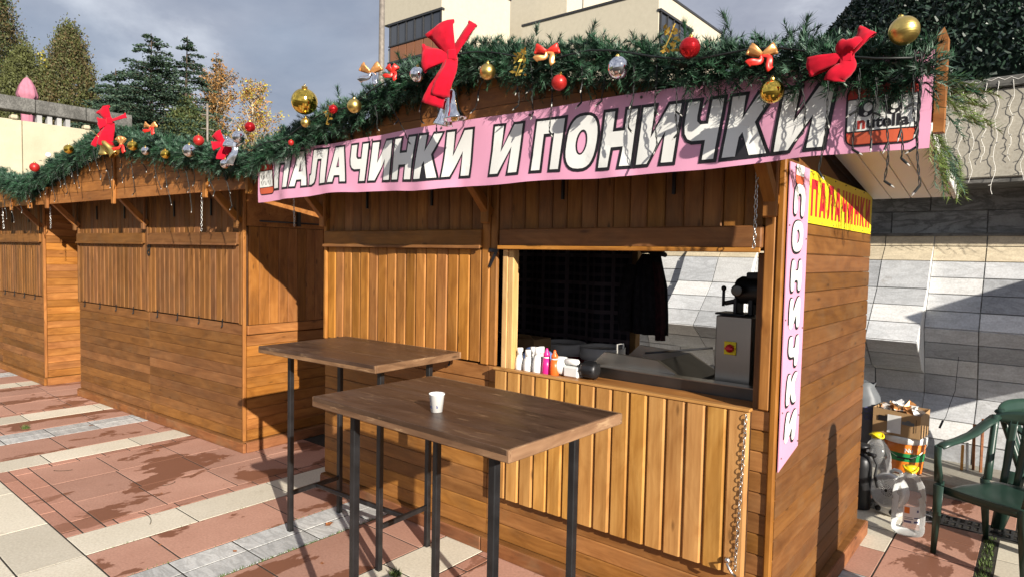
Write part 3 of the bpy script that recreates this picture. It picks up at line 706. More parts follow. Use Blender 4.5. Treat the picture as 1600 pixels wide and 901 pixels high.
# pale reveal of the window, sill shelf, counter and shelf inside
beam(kA, 'window_jamb', (-1.548,-.006,1.10),(-1.512,.10,1.782), 'wood_pale', .003); beam(kA, 'window_jamb', (-1.511,.0,1.10),(-1.474,.045,1.782), 'wood_pale', .003)
beam(kA, 'window_jamb', (-.115,.022,1.10),(-.083,.10,1.782), 'wood_dull', .003)
beam(kA, 'window_sill', (-1.50,.002,1.075),(-.10,.18,1.098), 'wood_front', .003)
b = MB(); b.box((-3.2,.36,.94),(-.06,1.0,.97),'dark_steel'); 
for x in (-3.1,-1.6,-.15): b.box((x-.02,.4,.09),(x+.02,.44,.94),'dark_steel'); b.box((x-.02,.92,.09),(x+.02,.96,.94),'dark_steel')
b.build('counter', kA)
b = MB(); b.box((-1.80,D-.10,.09),(-1.56,D-.031,1.98),'fabric_brown'); b.build('door_jamb', kA)

# ------------------------------------------------------------------ printed banner of the near kiosk
def cloth(c):       # gentle folds of the hanging banner
    x, y, z = c; f = (2.44-z)/.33
    d = .009*math.sin(x*3.1+.6) + .0025*math.sin(x*9.7+9*z) + .012*f*math.sin(x*5.3+1.0+2*z) + .003*f*f*math.sin(x*17+1.5+11*z) + .002*math.sin(x*31-14*z)*f*f
    return Vector((x, y - abs(d)*1.2 - d*.4 - .004, z + (.010*math.sin(x*4.1) + .012*math.sin(x*2.2+1.) + .004*math.sin(x*11))*(f-.3)))
bn = thing('banner', 'long pink banner with big white outlined lettering under the near garland', 'banner', (0,0,0))
bx0, bx1, bz0, bz1 = -3.615, .548, 2.108, 2.445; nx, nz_ = 150, 10
b = MB(); vs = []
for j in range(nz_+1):
    for i in range(nx+1): vs.append(cloth((bx0+(bx1-bx0)*i/nx, -.342, bz0+(bz1-bz0)*j/nz_)))
fs = [(j*(nx+1)+i, j*(nx+1)+i+1, (j+1)*(nx+1)+i+1, (j+1)*(nx+1)+i) for j in range(nz_) for i in range(nx)]
b.add(vs, fs, 'banner_pink', True); cl = b.build('cloth', bn)

UP = Matrix.Rotation(math.pi/2, 4, 'X')
def bl(x): return 2.165 - .014*(x+1.6)
for s, x0, x1 in (('ПАЛАЧИНКИ', -3.385, -1.50), ('И', -1.352, -1.175), ('ПОНИЧКИ', -1.085, .225)):
    T = Matrix.Translation((x0, 0, bl(x0))) @ Matrix.Rotation(.014, 4, 'Y') @ UP
    fill = block_text(s, x1-x0, .230, .13, .18); outl = block_text(s, x1-x0, .230, .13, .18, .0135)
    flat_obj('letter_outline', bn, *outl, 'black_ink', Matrix.Translation((0,-.3443,0)) @ T, cloth, .035)
    flat_obj('lettering', bn, *fill, 'banner_white', Matrix.Translation((0,-.3462,0)) @ T, cloth, .035)
def disc(cx, cz, rx, rz, n=24, a0=0, a1=2*math.pi): return [(cx+rx*math.cos(a0+(a1-a0)*k/n), cz+rz*math.sin(a0+(a1-a0)*k/n)) for k in range(n)]
def patch(name, parent, poly, mat, lift, disp=cloth, base=-.342): return flat_obj(name, parent, poly, [list(range(len(poly)))], mat, Matrix.Translation((0, base-lift, 0)) @ UP, disp, .04)
def rrect(x0, z0, x1, z1, r, n=5):
    out = []
    for cx, cz, a in ((x1-r, z0+r, -math.pi/2), (x1-r, z1-r, 0), (x0+r, z1-r, math.pi/2), (x0+r, z0+r, math.pi)):
        out += [(cx+r*math.cos(a+math.pi/2*k/n), cz+r*math.sin(a+math.pi/2*k/n)) for k in range(n+1)]
    return out
def jar(x0, z0, w, h, face):
    patch('jar_outline', bn, rrect(x0-.006, z0-.006, x0+w+.006, z0+h*.80+.006, .035), 'black_ink', .002)
    patch('jar', bn, rrect(x0, z0, x0+w, z0+h*.80, .032), 'print_red', .0032)
    patch('jar_base', bn, rrect(x0+.002, z0+.002, x0+w-.002, z0+h*.17, .02), 'print_orange', .0042)
    patch('lid_outline', bn, rrect(x0+w*.1-.005, z0+h*.80-.004, x0+w*.9+.005, z0+h+.005, .012), 'black_ink', .002)
    patch('lid', bn, rrect(x0+w*.1, z0+h*.82, x0+w*.9, z0+h, .01), 'banner_white', .0032)
    patch('label_edge', bn, rrect(x0-.001, z0+h*.17, x0+w+.001, z0+h*.63, .004), 'black_ink', .0050)
    patch('jar_label', bn, rrect(x0+.002, z0+h*.185, x0+w-.002, z0+h*.615, .004), 'banner_white', .0060)
    if face:
        for ex in (.27, .66):
            patch('eye', bn, disc(x0+w*ex, z0+h*.485, w*.135, h*.115), 'black_ink', .0070)
            patch('eye_glint', bn, disc(x0+w*ex+.008, z0+h*.50, w*.062, h*.06), 'banner_white', .0080); patch('eye_glint', bn, disc(x0+w*ex+.002, z0+h*.41, w*.03, h*.024), 'banner_white', .0080)
        patch('mouth', bn, [(x0+w*.43, z0+h*.43), (x0+w*.465, z0+h*.41), (x0+w*.50, z0+h*.43), (x0+w*.465, z0+h*.42)], 'black_ink', .0070)
        T = lambda dx: Matrix.Translation((x0+dx, -.342-.0072, z0+h*.21)) @ UP
        text_obj('jar_writing', bn, 'n', 'print_red', T(w*.16), w*.12, h*.12, .035, 0, cloth)
        text_obj('jar_writing', bn, 'utella', 'black_ink', T(w*.30), w*.60, h*.165, .03, 0, cloth)
jar(.302, 2.137, .208, .262, True)
jar(-3.585, 2.162, .185, .25, False)
# the far jar's label carries two lines of unreadable handwriting strokes
for li, (zz, n) in enumerate(((2.262, 4), (2.222, 6))):
    for i in range(n):
        x = -3.565+i*.145/n; patch('jar_writing', bn, [(x, zz), (x+.005, zz), (x+.017, zz+.028), (x+.012, zz+.028)] if i % 2 else [(x+.012, zz), (x+.017, zz), (x+.006, zz+.028), (x, zz+.028)], 'black_ink', .0070)
for x in (-3.5,-2.9,-2.3,-1.7,-1.1,-.5,.02,.535):
    b = MB(); c = cloth((x,-.342,2.425)); b.lathe([(.006,0),(.006,.003),(.002,.004)], 'dark_steel', 8, Matrix.Translation(c+Vector((0,-.001,0))) @ Matrix.Rotation(math.pi/2, 4, 'X')); b.build('rivet', bn)

# side signs
vs_ = thing('vertical_sign', 'narrow pink vertical sign with white bubble letters on the kiosk corner', 'sign', (.006,0,0))
b = MB(); M90 = Matrix.Rotation(math.pi/2, 4, 'Z')
b.prism([(.012,.845),(.285,.905),(.292,2.165),(.006,2.165)], -.004, 0, 'banner_pink', M=M90); b.build('panel', vs_)
SIDE = M90 @ UP       # local x -> +Y, local y -> +Z, faces +X
for i, ch in enumerate('ПОНИЧКИ'):
    z = 1.955-i*.166; lean = .12 if i > 3 else .05
    fill = block_text(ch, .150, .130, lean, .1, .002, 2); outl = block_text(ch, .150, .130, lean, .1, .0105, 2); MS = SIDE @ Matrix.Rotation(rnd.uniform(-.06,.06), 4, 'Z')
    flat_obj('letter_outline', vs_, *outl, 'black_ink', Matrix.Translation((.0052,.062,z-.004)) @ MS); flat_obj('lettering', vs_, *fill, 'banner_white', Matrix.Translation((.0064,.067,z-.001)) @ MS)
for poly, mt, off in ((rrect(.075,2.075,.205,2.165,.03), 'black_ink', .0046), (rrect(.082,2.082,.198,2.165,.025), 'print_orange', .0055), (rrect(.084,2.118,.196,2.165,.004), 'banner_white', .0064)):
    flat_obj('jar', vs_, poly, [list(range(len(poly)))], mt, Matrix.Translation((off,0,0)) @ SIDE)
for (y, z) in ((.02,1.9),(.27,1.85),(.02,1.5),(.27,1.45),(.03,1.1),(.27,1.05),(.04,.9),(.27,.93)):
    b = MB(); b.sphere((.005,y,z),.004,'dark_steel',6,4); b.build('nail', vs_)
ys = thing('yellow_sign', 'yellow board with red lettering high on the kiosk side wall', 'sign', (.004,0,0))
b = MB(); b.prism([(.290,1.924),(1.650,1.924),(1.650,2.165),(.290,2.165)], -.004, 0, 'sign_yellow', M=M90); b.build('panel', ys)
flat_obj('lettering', ys, *block_text('ПАЛАЧИНКИ', 1.26, .170, 0., .30, -.001), 'sign_red', Matrix.Translation((.0055,.33,1.957)) @ SIDE)
for i in range(7):
    for z in (1.934, 2.155):
        b = MB(); b.sphere((.005,.31+i*.22,z),.004,'dark_steel',6,4); b.build('nail', ys)

# ------------------------------------------------------------------ garlands
def sprig(b, p, d, L, mat, nn=30, nl=.045, flat=.0):
    d = d.normalized(); a = Vector((0,0,1)) if abs(d.z) < .9 else Vector((1,0,0)); u = d.cross(a).normalized(); v = d.cross(u)
    sag = Vector((0,0,-1))
    for i in range(nn):
        t = (i+rnd.random())/nn; an = rnd.uniform(0, 6.283); c = p + d*(L*t) + sag*(L*.25*t*t)
        n = (u*math.cos(an) + v*math.sin(an))*.8 + d*rnd.uniform(.45, 1.0); n.normalize()
        s = n.cross(d); 
        if s.length < 1e-3: s = u
        s = s.normalized()*.0023; l = nl*rnd.uniform(.7, 1.15)*(1-.25*t)
        b.add([c-s, c+s, c+n*l], [(0,1,2)], mat)
def garland(name, label, parent_loc, rz, xa, xb, xc, zp, n, group, seed, extra=(), fwd=.6, rmax=.105):
    rr = random.Random(seed); b = MB(); pts = []
    for i in range(41):
        x = xa+(xb-xa)*i/40; pts.append((x, -.375, zp-.172*abs(x-xc)))
    b.tube(pts, .012, 'twig', 6)
    for i in range(n):
        x = rr.uniform(xa-.03, xb+.03); an = rr.uniform(-1.0, 4.2)     # 0 = forward, pi/2 = up
        clump = .5+.5*math.sin(x*11+seed)*math.sin(x*4.3+1)
        rad = rr.uniform(.0, rmax)
        c = Vector((x, -.362-math.cos(an)*rad*(.2+fwd), zp-.172*abs(x-xc)+math.sin(an)*rad + .012*math.sin(x*9+seed)))
        d = Vector((rr.uniform(-1.1, 1.1), -math.cos(an)*fwd, math.sin(an)*.9))
        L = rr.uniform(.045, .098)*(.8+.4*clump)
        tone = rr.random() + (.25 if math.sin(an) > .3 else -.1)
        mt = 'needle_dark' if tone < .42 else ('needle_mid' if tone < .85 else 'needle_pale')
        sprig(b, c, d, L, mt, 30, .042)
    for (x, y, z, dx, dy, dz, L, mt) in extra: sprig(b, Vector((x, y, z)), Vector((dx, dy, dz)), L, mt, 60, .05)
    o = b.build(name, None, parent_loc, (0, 0, rz), merge=False); tag(o, label, 'garland', group); return o
GG = 'fir garlands along the kiosk roofs'
er = random.Random(3); ex = []
for i in range(16): ex.append((.50+er.uniform(-.02,.06), -.2+er.uniform(-.1,.7), 2.40-.15*i*.02, er.uniform(.4,1.2), er.uniform(.2,1.), er.uniform(-.5,.25), er.uniform(.10,.2), er.choice(['needle_pale','needle_mid','needle_yellow'])))
for i in range(26): ex.append((.45, .2+er.uniform(0,1.3), 2.36-.1*er.random()-.06*i/26, er.uniform(.0,.5), er.uniform(-.2,.5), er.uniform(-1.2,-.3), er.uniform(.08,.17), er.choice(['needle_yellow','needle_yellow','needle_pale'])))
for (x, z) in ((-.12,2.62),(-.30,2.62),(-1.5,2.84),(-2.0,2.8),(.15,2.55),(-.75,2.72),(-1.05,2.78),(-2.6,2.7)): 
    for j in range(1): ex.append((x, -.38, z, er.uniform(-.6,.6), er.uniform(-.5,.2), 1., er.uniform(.05,.10), er.choice(['needle_pale','needle_mid'])))
garland('fir_garland', 'thick green fir garland along the roof edge above the pink banner', (0,0,0), 0, -3.64, .52, -1.6, 2.745, 3900, GG, 1, ex, .42, .085)
garland('fir_garland', 'fir garland on the roof of the closed kiosk in the middle', (-4.431,-.013,0), R(3.3), -3.95, .60, -1.72, 2.775, 4000, GG, 2)
garland('fir_garland', 'short end of a fir garland at the far left picture edge', (-8.80,-.30,0), R(2.2), -2.6, .62, -1.72, 2.80, 2000, GG, 5)

# ------------------------------------------------------------------ baubles
BC = {}
def bauble(x, y, z, r, mat, label, grp):
    t = thing('bauble', label, 'bauble', (x, y-(.06 if grp != GB else .02), z), 0, grp)
    if mat not in BC:
        b = MB(); b.sphere((0,0,0), 1, mat, 28, 18); c = MB(); c.lathe([(.20,.955),(.22,1.0),(.22,1.14),(.15,1.17),(.02,1.17)], 'gold_matte', 12)
        c.tube([(.09*math.cos(a/8*6.283), 0, 1.25+.09*math.sin(a/8*6.283)) for a in range(9)], .02, 'gold_matte', 5, cap=False)
        BC[mat] = (b.mesh('ball'), c.mesh('cap'))
    for nm, me in zip(('ball', 'cap'), BC[mat]):
        o = obj(nm, me, t); o.scale = (r, r, r)
    tl = rnd.uniform(-.35, .35); t.rotation_euler = (tl*.6, tl, 0); return t
GB = 'baubles on the near kiosk garland'; GM = 'baubles on the middle kiosk garland'; GF = 'baubles on the far left garland'
for a in ((-2.802,-.47,2.688,.0809,'gold_shiny','big mirror gold bauble at the left end of the near garland'),
          (-2.291,-.47,2.595,.041,'gold_matte','matte gold bauble just above the left half of the pink banner'),
          (-2.787,-.47,2.555,.0303,'gold_matte','small matte gold bauble right below the big mirror gold one'),
          (-2.497,-.47,2.602,.027,'red_shiny','small shiny red bauble right of the big mirror gold one'),
          (-1.741,-.48,2.685,.0406,'chrome','silver bauble just left of the big red velvet bow'),
          (-1.256,-.47,2.624,.0385,'gold_matte','matte gold bauble just right of the big red velvet bow'),
          (-.832,-.47,2.509,.0339,'red_matte','dull red bauble hanging below a small red ribbon bow'),
          (-.53,-.48,2.521,.0447,'chrome','large mirror silver bauble in the middle of the near garland'),
          (-.223,-.48,2.545,.039,'red_shiny','large mirror red bauble right of the large silver one'),
          (.085,-.47,2.34,.0406,'gold_shiny','mirror gold bauble hanging over the last letters of the banner'),
          (.475,-.44,2.479,.0441,'gold_matte','large satin gold bauble on top at the right end of the garland'),
          (-2.953,-.47,2.446,.0187,'red_matte','tiny red bauble above the left end of the banner')): bauble(*a, GB)
for a in ((-3.506,-.41,2.609,.0363,'red_shiny','shiny red bauble right of a silver one where two garlands meet'),
          (-3.626,-.43,2.548,.0461,'chrome','large silver bauble at the right end of the middle garland'),
          (-4.306,-.47,2.504,.0501,'chrome','largest silver bauble on the middle garland, above its right post'),
          (-4.174,-.46,2.572,.0394,'red_matte','red bauble up right of the largest silver one on the middle garland'),
          (-5.251,-.525,2.62,.0417,'gold_shiny','gold bauble nearest to the right of the middle red bow'),
          (-5.022,-.51,2.559,.0353,'chrome','small silver bauble between two gold ones on the middle garland'),
          (-4.687,-.49,2.507,.0366,'gold_shiny','gold bauble left of the largest silver one on the middle garland'),
          (-3.801,-.44,2.372,.0354,'chrome','small silver bauble hanging lowest beside the banner end'),
          (-6.626,-.60,2.70,.0445,'gold_shiny','gold bauble to the left of the middle red bow'),
          (-7.145,-.63,2.681,.0266,'white_plastic','tiny white bauble on the left slope of the middle garland'),
          (-7.517,-.655,2.579,.0481,'red_matte','red bauble low on the left slope of the middle garland')): bauble(*a, GM)
for a in ((-8.80,-.80,2.44,.050,'gold_matte','gold bauble low on the far left garland'),
          (-9.25,-.82,2.50,.040,'red_matte','dark red bauble on the far left garland beside gold ones'),
          (-9.55,-.83,2.52,.045,'gold_matte','gold bauble at the very left picture edge')): bauble(*a, GF)

# ------------------------------------------------------------------ bows, bells, sprays
def sheet(b, grid, mat, th):
    """grid[j][i] of Vectors -> closed sheet of given thickness (offset downwards/backwards by normal)"""
    nj, ni = len(grid), len(grid[0]); nor = []
    for j in range(nj):
        for i in range(ni):
            du = grid[j][min(i+1,ni-1)]-grid[j][max(i-1,0)]; dv = grid[min(j+1,nj-1)][i]-grid[max(j-1,0)][i]; nor.append(du.cross(dv).normalized())
    top = [grid[j][i] for j in range(nj) for i in range(ni)]; bot = [p-n_*th for p, n_ in zip(top, nor)]; N_ = len(top)
    fs = []
    for j in range(nj-1):
        for i in range(ni-1):
            a = j*ni+i; fs.append((a,a+1,a+ni+1,a+ni)); fs.append((N_+a,N_+a+ni,N_+a+ni+1,N_+a+1))
    for j in range(nj-1):
        a = j*ni; fs.append((a,a+ni,N_+a+ni,N_+a)); a = j*ni+ni-1; fs.append((a,N_+a,N_+a+ni,a+ni))
    for i in range(ni-1):
        fs.append((i,N_+i,N_+i+1,i+1)); a = (nj-1)*ni+i; fs.append((a,a+1,N_+a+1,N_+a))
    b.add(top+bot, fs, mat, True)
def strip(b, pts, wd, mat, th=.002, nw=6, amp=.06):
    """ribbon through pts (list of (pos, halfwidth)) with soft creases, closed sheet"""
    n0 = len(pts); fine = []
    for i in range((n0-1)*2+1):
        t = i/2; k = min(n0-2, int(t)); f = t-k; fine.append((pts[k][0].lerp(pts[k+1][0], f), pts[k][1]*(1-f)+pts[k+1][1]*f))
    n = len(fine); g_ = []; sd = rnd.uniform(0, 50)
    for i, (p, hw) in enumerate(fine):
        t = (fine[min(i+1, n-1)][0]-fine[max(i-1, 0)][0]).normalized(); w_ = (wd - t*wd.dot(t)).normalized(); nn = t.cross(w_); row = []
        for j in range(nw+1):
            u = -1+2*j/nw; cr_ = mnoise.noise(Vector((u*1.6+sd, i*.20, sd)))*1.0 + .6*mnoise.noise(Vector((u*4+sd, i*.12, sd*2)))
            row.append(p + w_*hw*u*(1+.05*mnoise.noise(Vector((i*.5, sd, u)))) + nn*hw*amp*3*cr_ - nn*hw*.25*u*u)
        g_.append(row)
    sheet(b, g_, mat, th)
def bow(loc, label, loops, tails, mat, rz=0., knot=.035, grp=None, name='velvet_bow', tail_mat=None, cat='bow', size=1.):
    t = thing(name, label, cat, loc, rz, grp)
    for (ang, L, w0, w1, puff, bend) in loops:
        b = MB(); d = Vector((math.cos(ang), 0, math.sin(ang))); wd = Vector((-math.sin(ang), bend, math.cos(ang))); pts = []
        for i in range(13):
            u = i/12; s = math.sin(math.pi*u)**.8; p = d*L*s + Vector((0, -puff*math.cos(math.pi*u)*math.sin(math.pi*min(1, u*1.0))**.5 - .01, 0)); pts.append((p, w0+(w1-w0)*s))
        strip(b, pts, wd, mat); b.build('loop', t)
    for (ang, L, w0, w1, out) in tails:
        b = MB(); d = Vector((math.cos(ang), 0, math.sin(ang))); wd = Vector((-math.sin(ang), .25, math.cos(ang))); pts = []
        for i in range(9):
            u = i/8; pts.append((d*L*u + Vector((0, -.012-out*math.sin(u*2.6), 0)) + wd*.012*math.sin(u*5), w0+(w1-w0)*u))
        strip(b, pts, wd, tail_mat or mat); b.build('tail', t)
    b = MB(); b.bbox((-knot*.8,-knot*.9,-knot),(knot*.8,knot*.2,knot), mat, knot*.35); b.build('knot', t); t.scale = (size,)*3; return t
P = math.pi
bow((-1.435,-.55,2.715), 'big red velvet bow with bells, left of centre on the near garland', [(P*.64,.175,.022,.085,.045,.25),(P*1.03,.165,.022,.075,.04,-.25),(P*.315,.20,.024,.027,.03,.5)], [(P*1.40,.285,.035,.058,.03),(P*1.44,.23,.03,.05,.05)], 'velvet', rz=R(35), knot=.034, size=.92)
bow((.330,-.53,2.405), 'crumpled red velvet bow lying on the right end of the near garland', [(P*.30,.095,.014,.028,.03,.6),(P*1.06,.115,.012,.030,.025,.3)], [(P*1.42,.085,.022,.032,.02),(P*.5,.05,.02,.03,.03)], 'velvet', rz=R(12), knot=.026)
bow((-5.66,-.62,2.868), 'red velvet bow with bells on the closed kiosk in the middle', [(P*.66,.16,.03,.085,.05,.3),(P*1.1,.13,.03,.075,.045,-.3),(P*.12,.19,.02,.032,.03,.6)], [(P*1.34,.33,.035,.028,.02),(P*1.47,.28,.045,.085,.04)], 'velvet', rz=R(45), knot=.042, size=.8)
bow((-3.845,-.49,2.525), 'small red velvet bow beside silver ribbon where two garlands meet', [(P*.7,.09,.02,.04,.02,.3),(P*1.1,.085,.02,.035,.02,-.3)], [(P*1.5,.12,.02,.035,.01),(P*1.75,.09,.02,.03,.01)], 'velvet', rz=R(40), knot=.024)
bow((-3.69,-.48,2.50), 'small silver ribbon bow beside the small red velvet bow', [(P*.2,.07,.02,.035,.02,.3),(P*.9,.08,.02,.04,.02,-.3)], [(P*1.45,.15,.02,.03,.01)], 'chrome', rz=R(40), knot=.022, name='ribbon_bow')
for loc, lab, a, s, m1, m2 in (((-.894,-.50,2.646),'small red and gold ribbon bow above a dull red bauble',.3,1.,'ribbon_red','ribbon_gold'),((.047,-.50,2.466),'small red and gold ribbon bow near the right end of the garland',.5,.95,'ribbon_gold','ribbon_red'),
        ((-2.126,-.50,2.753),'gold ribbon bow on the left slope of the near garland',.6,1.25,'ribbon_gold','chrome'),((-1.94,-.50,2.727),'small red foil bow right of the gold ribbon bow',.9,.8,'ribbon_red','ribbon_red'),
        ((-4.931,-.56,2.745),'small orange ribbon bow on top of the middle garland',.4,1.1,'ribbon_gold','ribbon_red'),((-5.46,-.60,2.645),'orange ribbon bow beside the bells of the middle bow',1.1,1.3,'ribbon_gold','ribbon_red')):
    bow(loc, lab, [(P-a,.054*s,.007,.022*s,.013,.4),(a,.054*s,.007,.022*s,.013,-.4)], [(P*1.25,.062*s,.007,.014*s,.01),(P*1.72,.062*s,.007,.014*s,.01)], m1, rz=R(30), knot=.012*s, name='ribbon_bow', tail_mat=m2)
def bell(loc, tilt, s, mat, label):
    t = thing('bell', label, 'bell', loc, 0, 'bells under the velvet bows'); t.rotation_euler = tilt
    b = MB(); b.lathe([(.001,.118),(.012,.115),(.020,.10),(.024,.06),(.030,.03),(.043,.008),(.047,0),(.044,.001),(.028,.03),(.020,.06),(.016,.095),(.001,.105)], mat, 20); o = b.build('bell_body', t); o.scale = (s,)*3
    b = MB(); b.sphere((0,0,.004),.011,'gold_matte',8,6); b.tube([(0,0,.01),(0,0,.10)],.002,'gold_matte',5); o = b.build('clapper', t); o.scale = (s,)*3
    b = MB(); b.tube([(0,0,.117),(.002,0,.15),(0,0,.21)],.0025,'gold_matte',5); o = b.build('cord', t); o.scale = (s,)*3
bell((-1.545,-.50,2.405),(.15,.35,0),1.12,'chrome','left of the two shiny bells hanging over the pink banner')
bell((-1.440,-.52,2.415),(.1,-.08,0),1.25,'chrome','right of the two shiny bells hanging over the pink banner')
bell((-5.80,-.60,2.60),(.3,.2,0),1.5,'gold_matte','left gold bell below the bow on the middle kiosk')
bell((-5.62,-.59,2.58),(.6,-.5,0),1.3,'gold_matte','right gold bell below the bow on the middle kiosk')
for i, (x, y, z, lab) in enumerate(((-1.058,-.48,2.63,'gold glitter leaf spray left of a small red ribbon bow'),(-.316,-.48,2.60,'gold glitter leaf spray above the large mirror red bauble'),(-2.551,-.48,2.573,'gold glitter leaf spray by the small shiny red bauble'))):
    b = MB()
    for k in range(26):
        c = Vector((rnd.uniform(-.035,.035), rnd.uniform(-.015,.015), rnd.uniform(-.055,.055))); d = Vector((rnd.uniform(-1,1), rnd.uniform(-1,.2), rnd.uniform(-1,1))).normalized(); s = d.cross(Vector((0,1,.3))).normalized()*.007
        b.add([c, c+d*.012+s, c+d*.028, c+d*.012-s], [(0,1,2,3)], 'gold_leaf')
    b.tube([(-.03,.0,-.05),(0,-.005,0),(.02,0,.055)],.0035,'gold_leaf',5)
    tag(b.build('leaf_spray', None, (x, y, z), merge=False), lab, 'leaf spray', 'gold leaf sprays in the near garland')

# ------------------------------------------------------------------ hanging light strings
def strand(parent, a, bpt, r=.0017, twist=.0027, wob=.01, bulb=True, mat='wire', s=.8):
    a = Vector(a); c = Vector(bpt); L = (c-a).length; n = max(6, int(L/.012)); b = MB(); ph = rnd.uniform(0, 6.28)
    for k in (0, 1):
        pts = []
        for i in range(n+1):
            u = i/n; an = i*.95+k*math.pi
            pts.append(a.lerp(c, u) + Vector((math.cos(an)*twist + wob*math.sin(u*5+ph)*u, math.sin(an)*twist, 0)))
        b.tube(pts, r, mat, 4, cap=False)
    if bulb:
        for u in ([1.] if L < .15 else [.55, 1.]):
            p = a.lerp(c, u) + Vector((wob*math.sin(u*5+ph)*u, 0, 0)); an = rnd.uniform(-2.6, -.5); d = Vector((math.cos(an), -.2, math.sin(an))).normalized()
            b.tube([p, p+d*.034*s], .0052*s, 'wire', 6); b.tube([p+d*.034*s, p+d*.042*s, p+d*.050*s], [.0035*s, .0035*s, .001*s], 'led', 6)
    return b.build('strand', parent, merge=False)
ls = thing('light_string', 'black wired icicle lights hanging from the near garland over the banner', 'light string', (0,0,0), 0, 'icicle light strings')
for (x0,z0,x1,z1) in ((-3.103,2.505,-3.087,2.389),(-2.167,2.596,-2.153,2.467),(-2.076,2.638,-1.887,2.361),(-1.774,2.647,-1.786,2.461),(-1.651,2.612,-1.661,2.414),(-1.326,2.628,-1.4,2.481),(-1.13,2.642,-1.11,2.459),(-1.035,2.656,-1.017,2.418),(-.913,2.635,-.918,2.319),(-.753,2.593,-.748,2.427),(-.634,2.547,-.643,2.418),(-.49,2.536,-.509,2.29),(-.389,2.532,-.392,2.205),(-.302,2.43,-.296,2.247),(-.189,2.426,-.181,2.364),(.159,2.44,.181,2.198),(.257,2.455,.239,2.061),(.348,2.408,.344,2.126),(.431,2.291,.439,2.016),(.476,2.285,.473,2.086),(.523,2.408,.53,1.997),(.505,2.42,.512,2.12),(.40,2.35,.395,2.15)):
    strand(ls, (x0,-.44,z0), (x1,-.425,z1))
b = MB(); b.tube([(-3.6+i*.1, -.45+.01*math.sin(i*1.7), 2.80-.172*abs(-3.6+i*.1+1.6)-.03+.02*math.sin(i*.9)) for i in range(42)], .004, 'wire', 5); b.build('lead_wire', ls)
lsB = thing('light_string', 'black icicle lights hanging from the middle kiosk garland', 'light string', (-4.431,-.013,0), R(3.3), 'icicle light strings')
xx = -3.9
while xx < .55:
    L = rnd.choice([.07,.12,.2,.3]); zz = 2.70-.172*abs(xx+1.72)
    strand(lsB, (xx,-.45,zz), (xx+rnd.uniform(-.06,.06),-.41,zz-L-.05),   .0022, .003, .015); xx += rnd.uniform(.12,.24)
lsC = thing('light_string', 'black icicle lights on the far left garland', 'light string', (-8.80,-.30,0), R(2.2), 'icicle light strings')
for xx in (-1.6,-1.2,-.9,-.6,-.35,-.1,.15,.4): strand(lsC, (xx,-.45,2.66-.172*abs(xx+1.72)), (xx+.03,-.43,2.40-.172*abs(xx+1.72)),   .0022, .003, .015)

# ------------------------------------------------------------------ tall tables
def table(label, cx, cy, rz, L, W, legs, zt=1.17):
    t = thing('high_table', label, 'table', (cx, cy, 0), rz, 'high wooden tables with black steel legs')
    n = 6; w_ = W/n
    tp = MB(); tp.box((-L/2+.02,-W/2+.02,zt-.036),(L/2-.02,W/2-.02,zt-.022),'wood_table'); top = tp.build('tabletop', t)
    for i in range(n):
        B = MB(); B.bbox((-L/2+.009,-w_/2+.0006,-.020),(L/2-.009,w_/2-.0006,0),'wood_table',.0012); B.build('board', top, (0,-W/2+(i+.5)*w_*(1-.018/W),zt+rnd.uniform(-.0004,.0004)+.0005))
    for (a, b_) in (((-L/2,-W/2,zt-.042),(L/2,-W/2+.012,zt-.001)), ((-L/2,W/2-.012,zt-.042),(L/2,W/2,zt-.001)), ((-L/2,-W/2+.0125,zt-.042),(-L/2+.012,W/2-.0125,zt-.001)), ((L/2-.012,-W/2+.0125,zt-.042),(L/2,W/2-.0125,zt-.001))):
        beam(top, 'edge_strip', a, b_, 'wood_edge', .003)
    lx, ly = legs; s = .0150
    for sx in (-1, 1):
        for sy in (-1, 1):
            beam(t, 'leg', (sx*lx-s,sy*ly-s,0),(sx*lx+s,sy*ly+s,zt-.043),'black_paint',.003)
        beam(t, 'stretcher', (sx*lx-.0125,-ly+s+.001,.229),(sx*lx+.0125,ly-s-.001,.255),'black_paint',.003)
        beam(t, 'top_rail', (sx*lx-.0125,-ly+s+.001,zt-.070),(sx*lx+.0125,ly-s-.001,zt-.0435),'black_paint',.003)
    beam(t, 'stretcher', (-lx+.017,-.0125,.230),(lx-.017,.0125,.254),'black_paint',.003)
    return t
table('high brown table standing further back, nothing on it', -2.325, -.418, R(3.2), 1.05, .675, (.405,.19))
table('nearest high brown table with a paper cup on it', -.871, -1.03, R(-.8), 1.045, .655, (.375,.225))
cup = thing('paper_cup', 'small white paper cup with dark print on the nearest table', 'cup', (-.851,-1.185,1.1715))
b = MB(); b.lathe([(.001,.004),(.0255,.004),(.026,0),(.0265,0),(.0345,.078),(.0365,.079),(.0370,.082),(.0360,.0845),(.0340,.083),(.0255,.006),(.001,.0055)], 'paper', 32); b.build('cup_body', cup)
b = MB()
for k, (a, zz, h_, wd) in enumerate(((-1.9,.018,.013,.10),(-1.75,.018,.011,.06),(-1.62,.017,.015,.05),(-2.12,.019,.010,.08),(-.75,.020,.014,.07),(-.62,.019,.010,.05),(-2.0,.045,.02,.05),(-2.2,.04,.012,.06),(-1.85,.05,.006,.05))):
    for a2 in (a,):
        r0 = lambda z: .02655+(.0345-.0265)*z/.078+.0002
        b.add([(r0(zz)*math.cos(a2-wd),r0(zz)*math.sin(a2-wd),zz),(r0(zz)*math.cos(a2+wd),r0(zz)*math.sin(a2+wd),zz),(r0(zz+h_)*math.cos(a2+wd),r0(zz+h_)*math.sin(a2+wd),zz+h_),(r0(zz+h_)*math.cos(a2-wd),r0(zz+h_)*math.sin(a2-wd),zz+h_)], [(0,1,2,3)], 'print_blue')
b.build('print', cup); cup.scale = (.80,.80,.80)

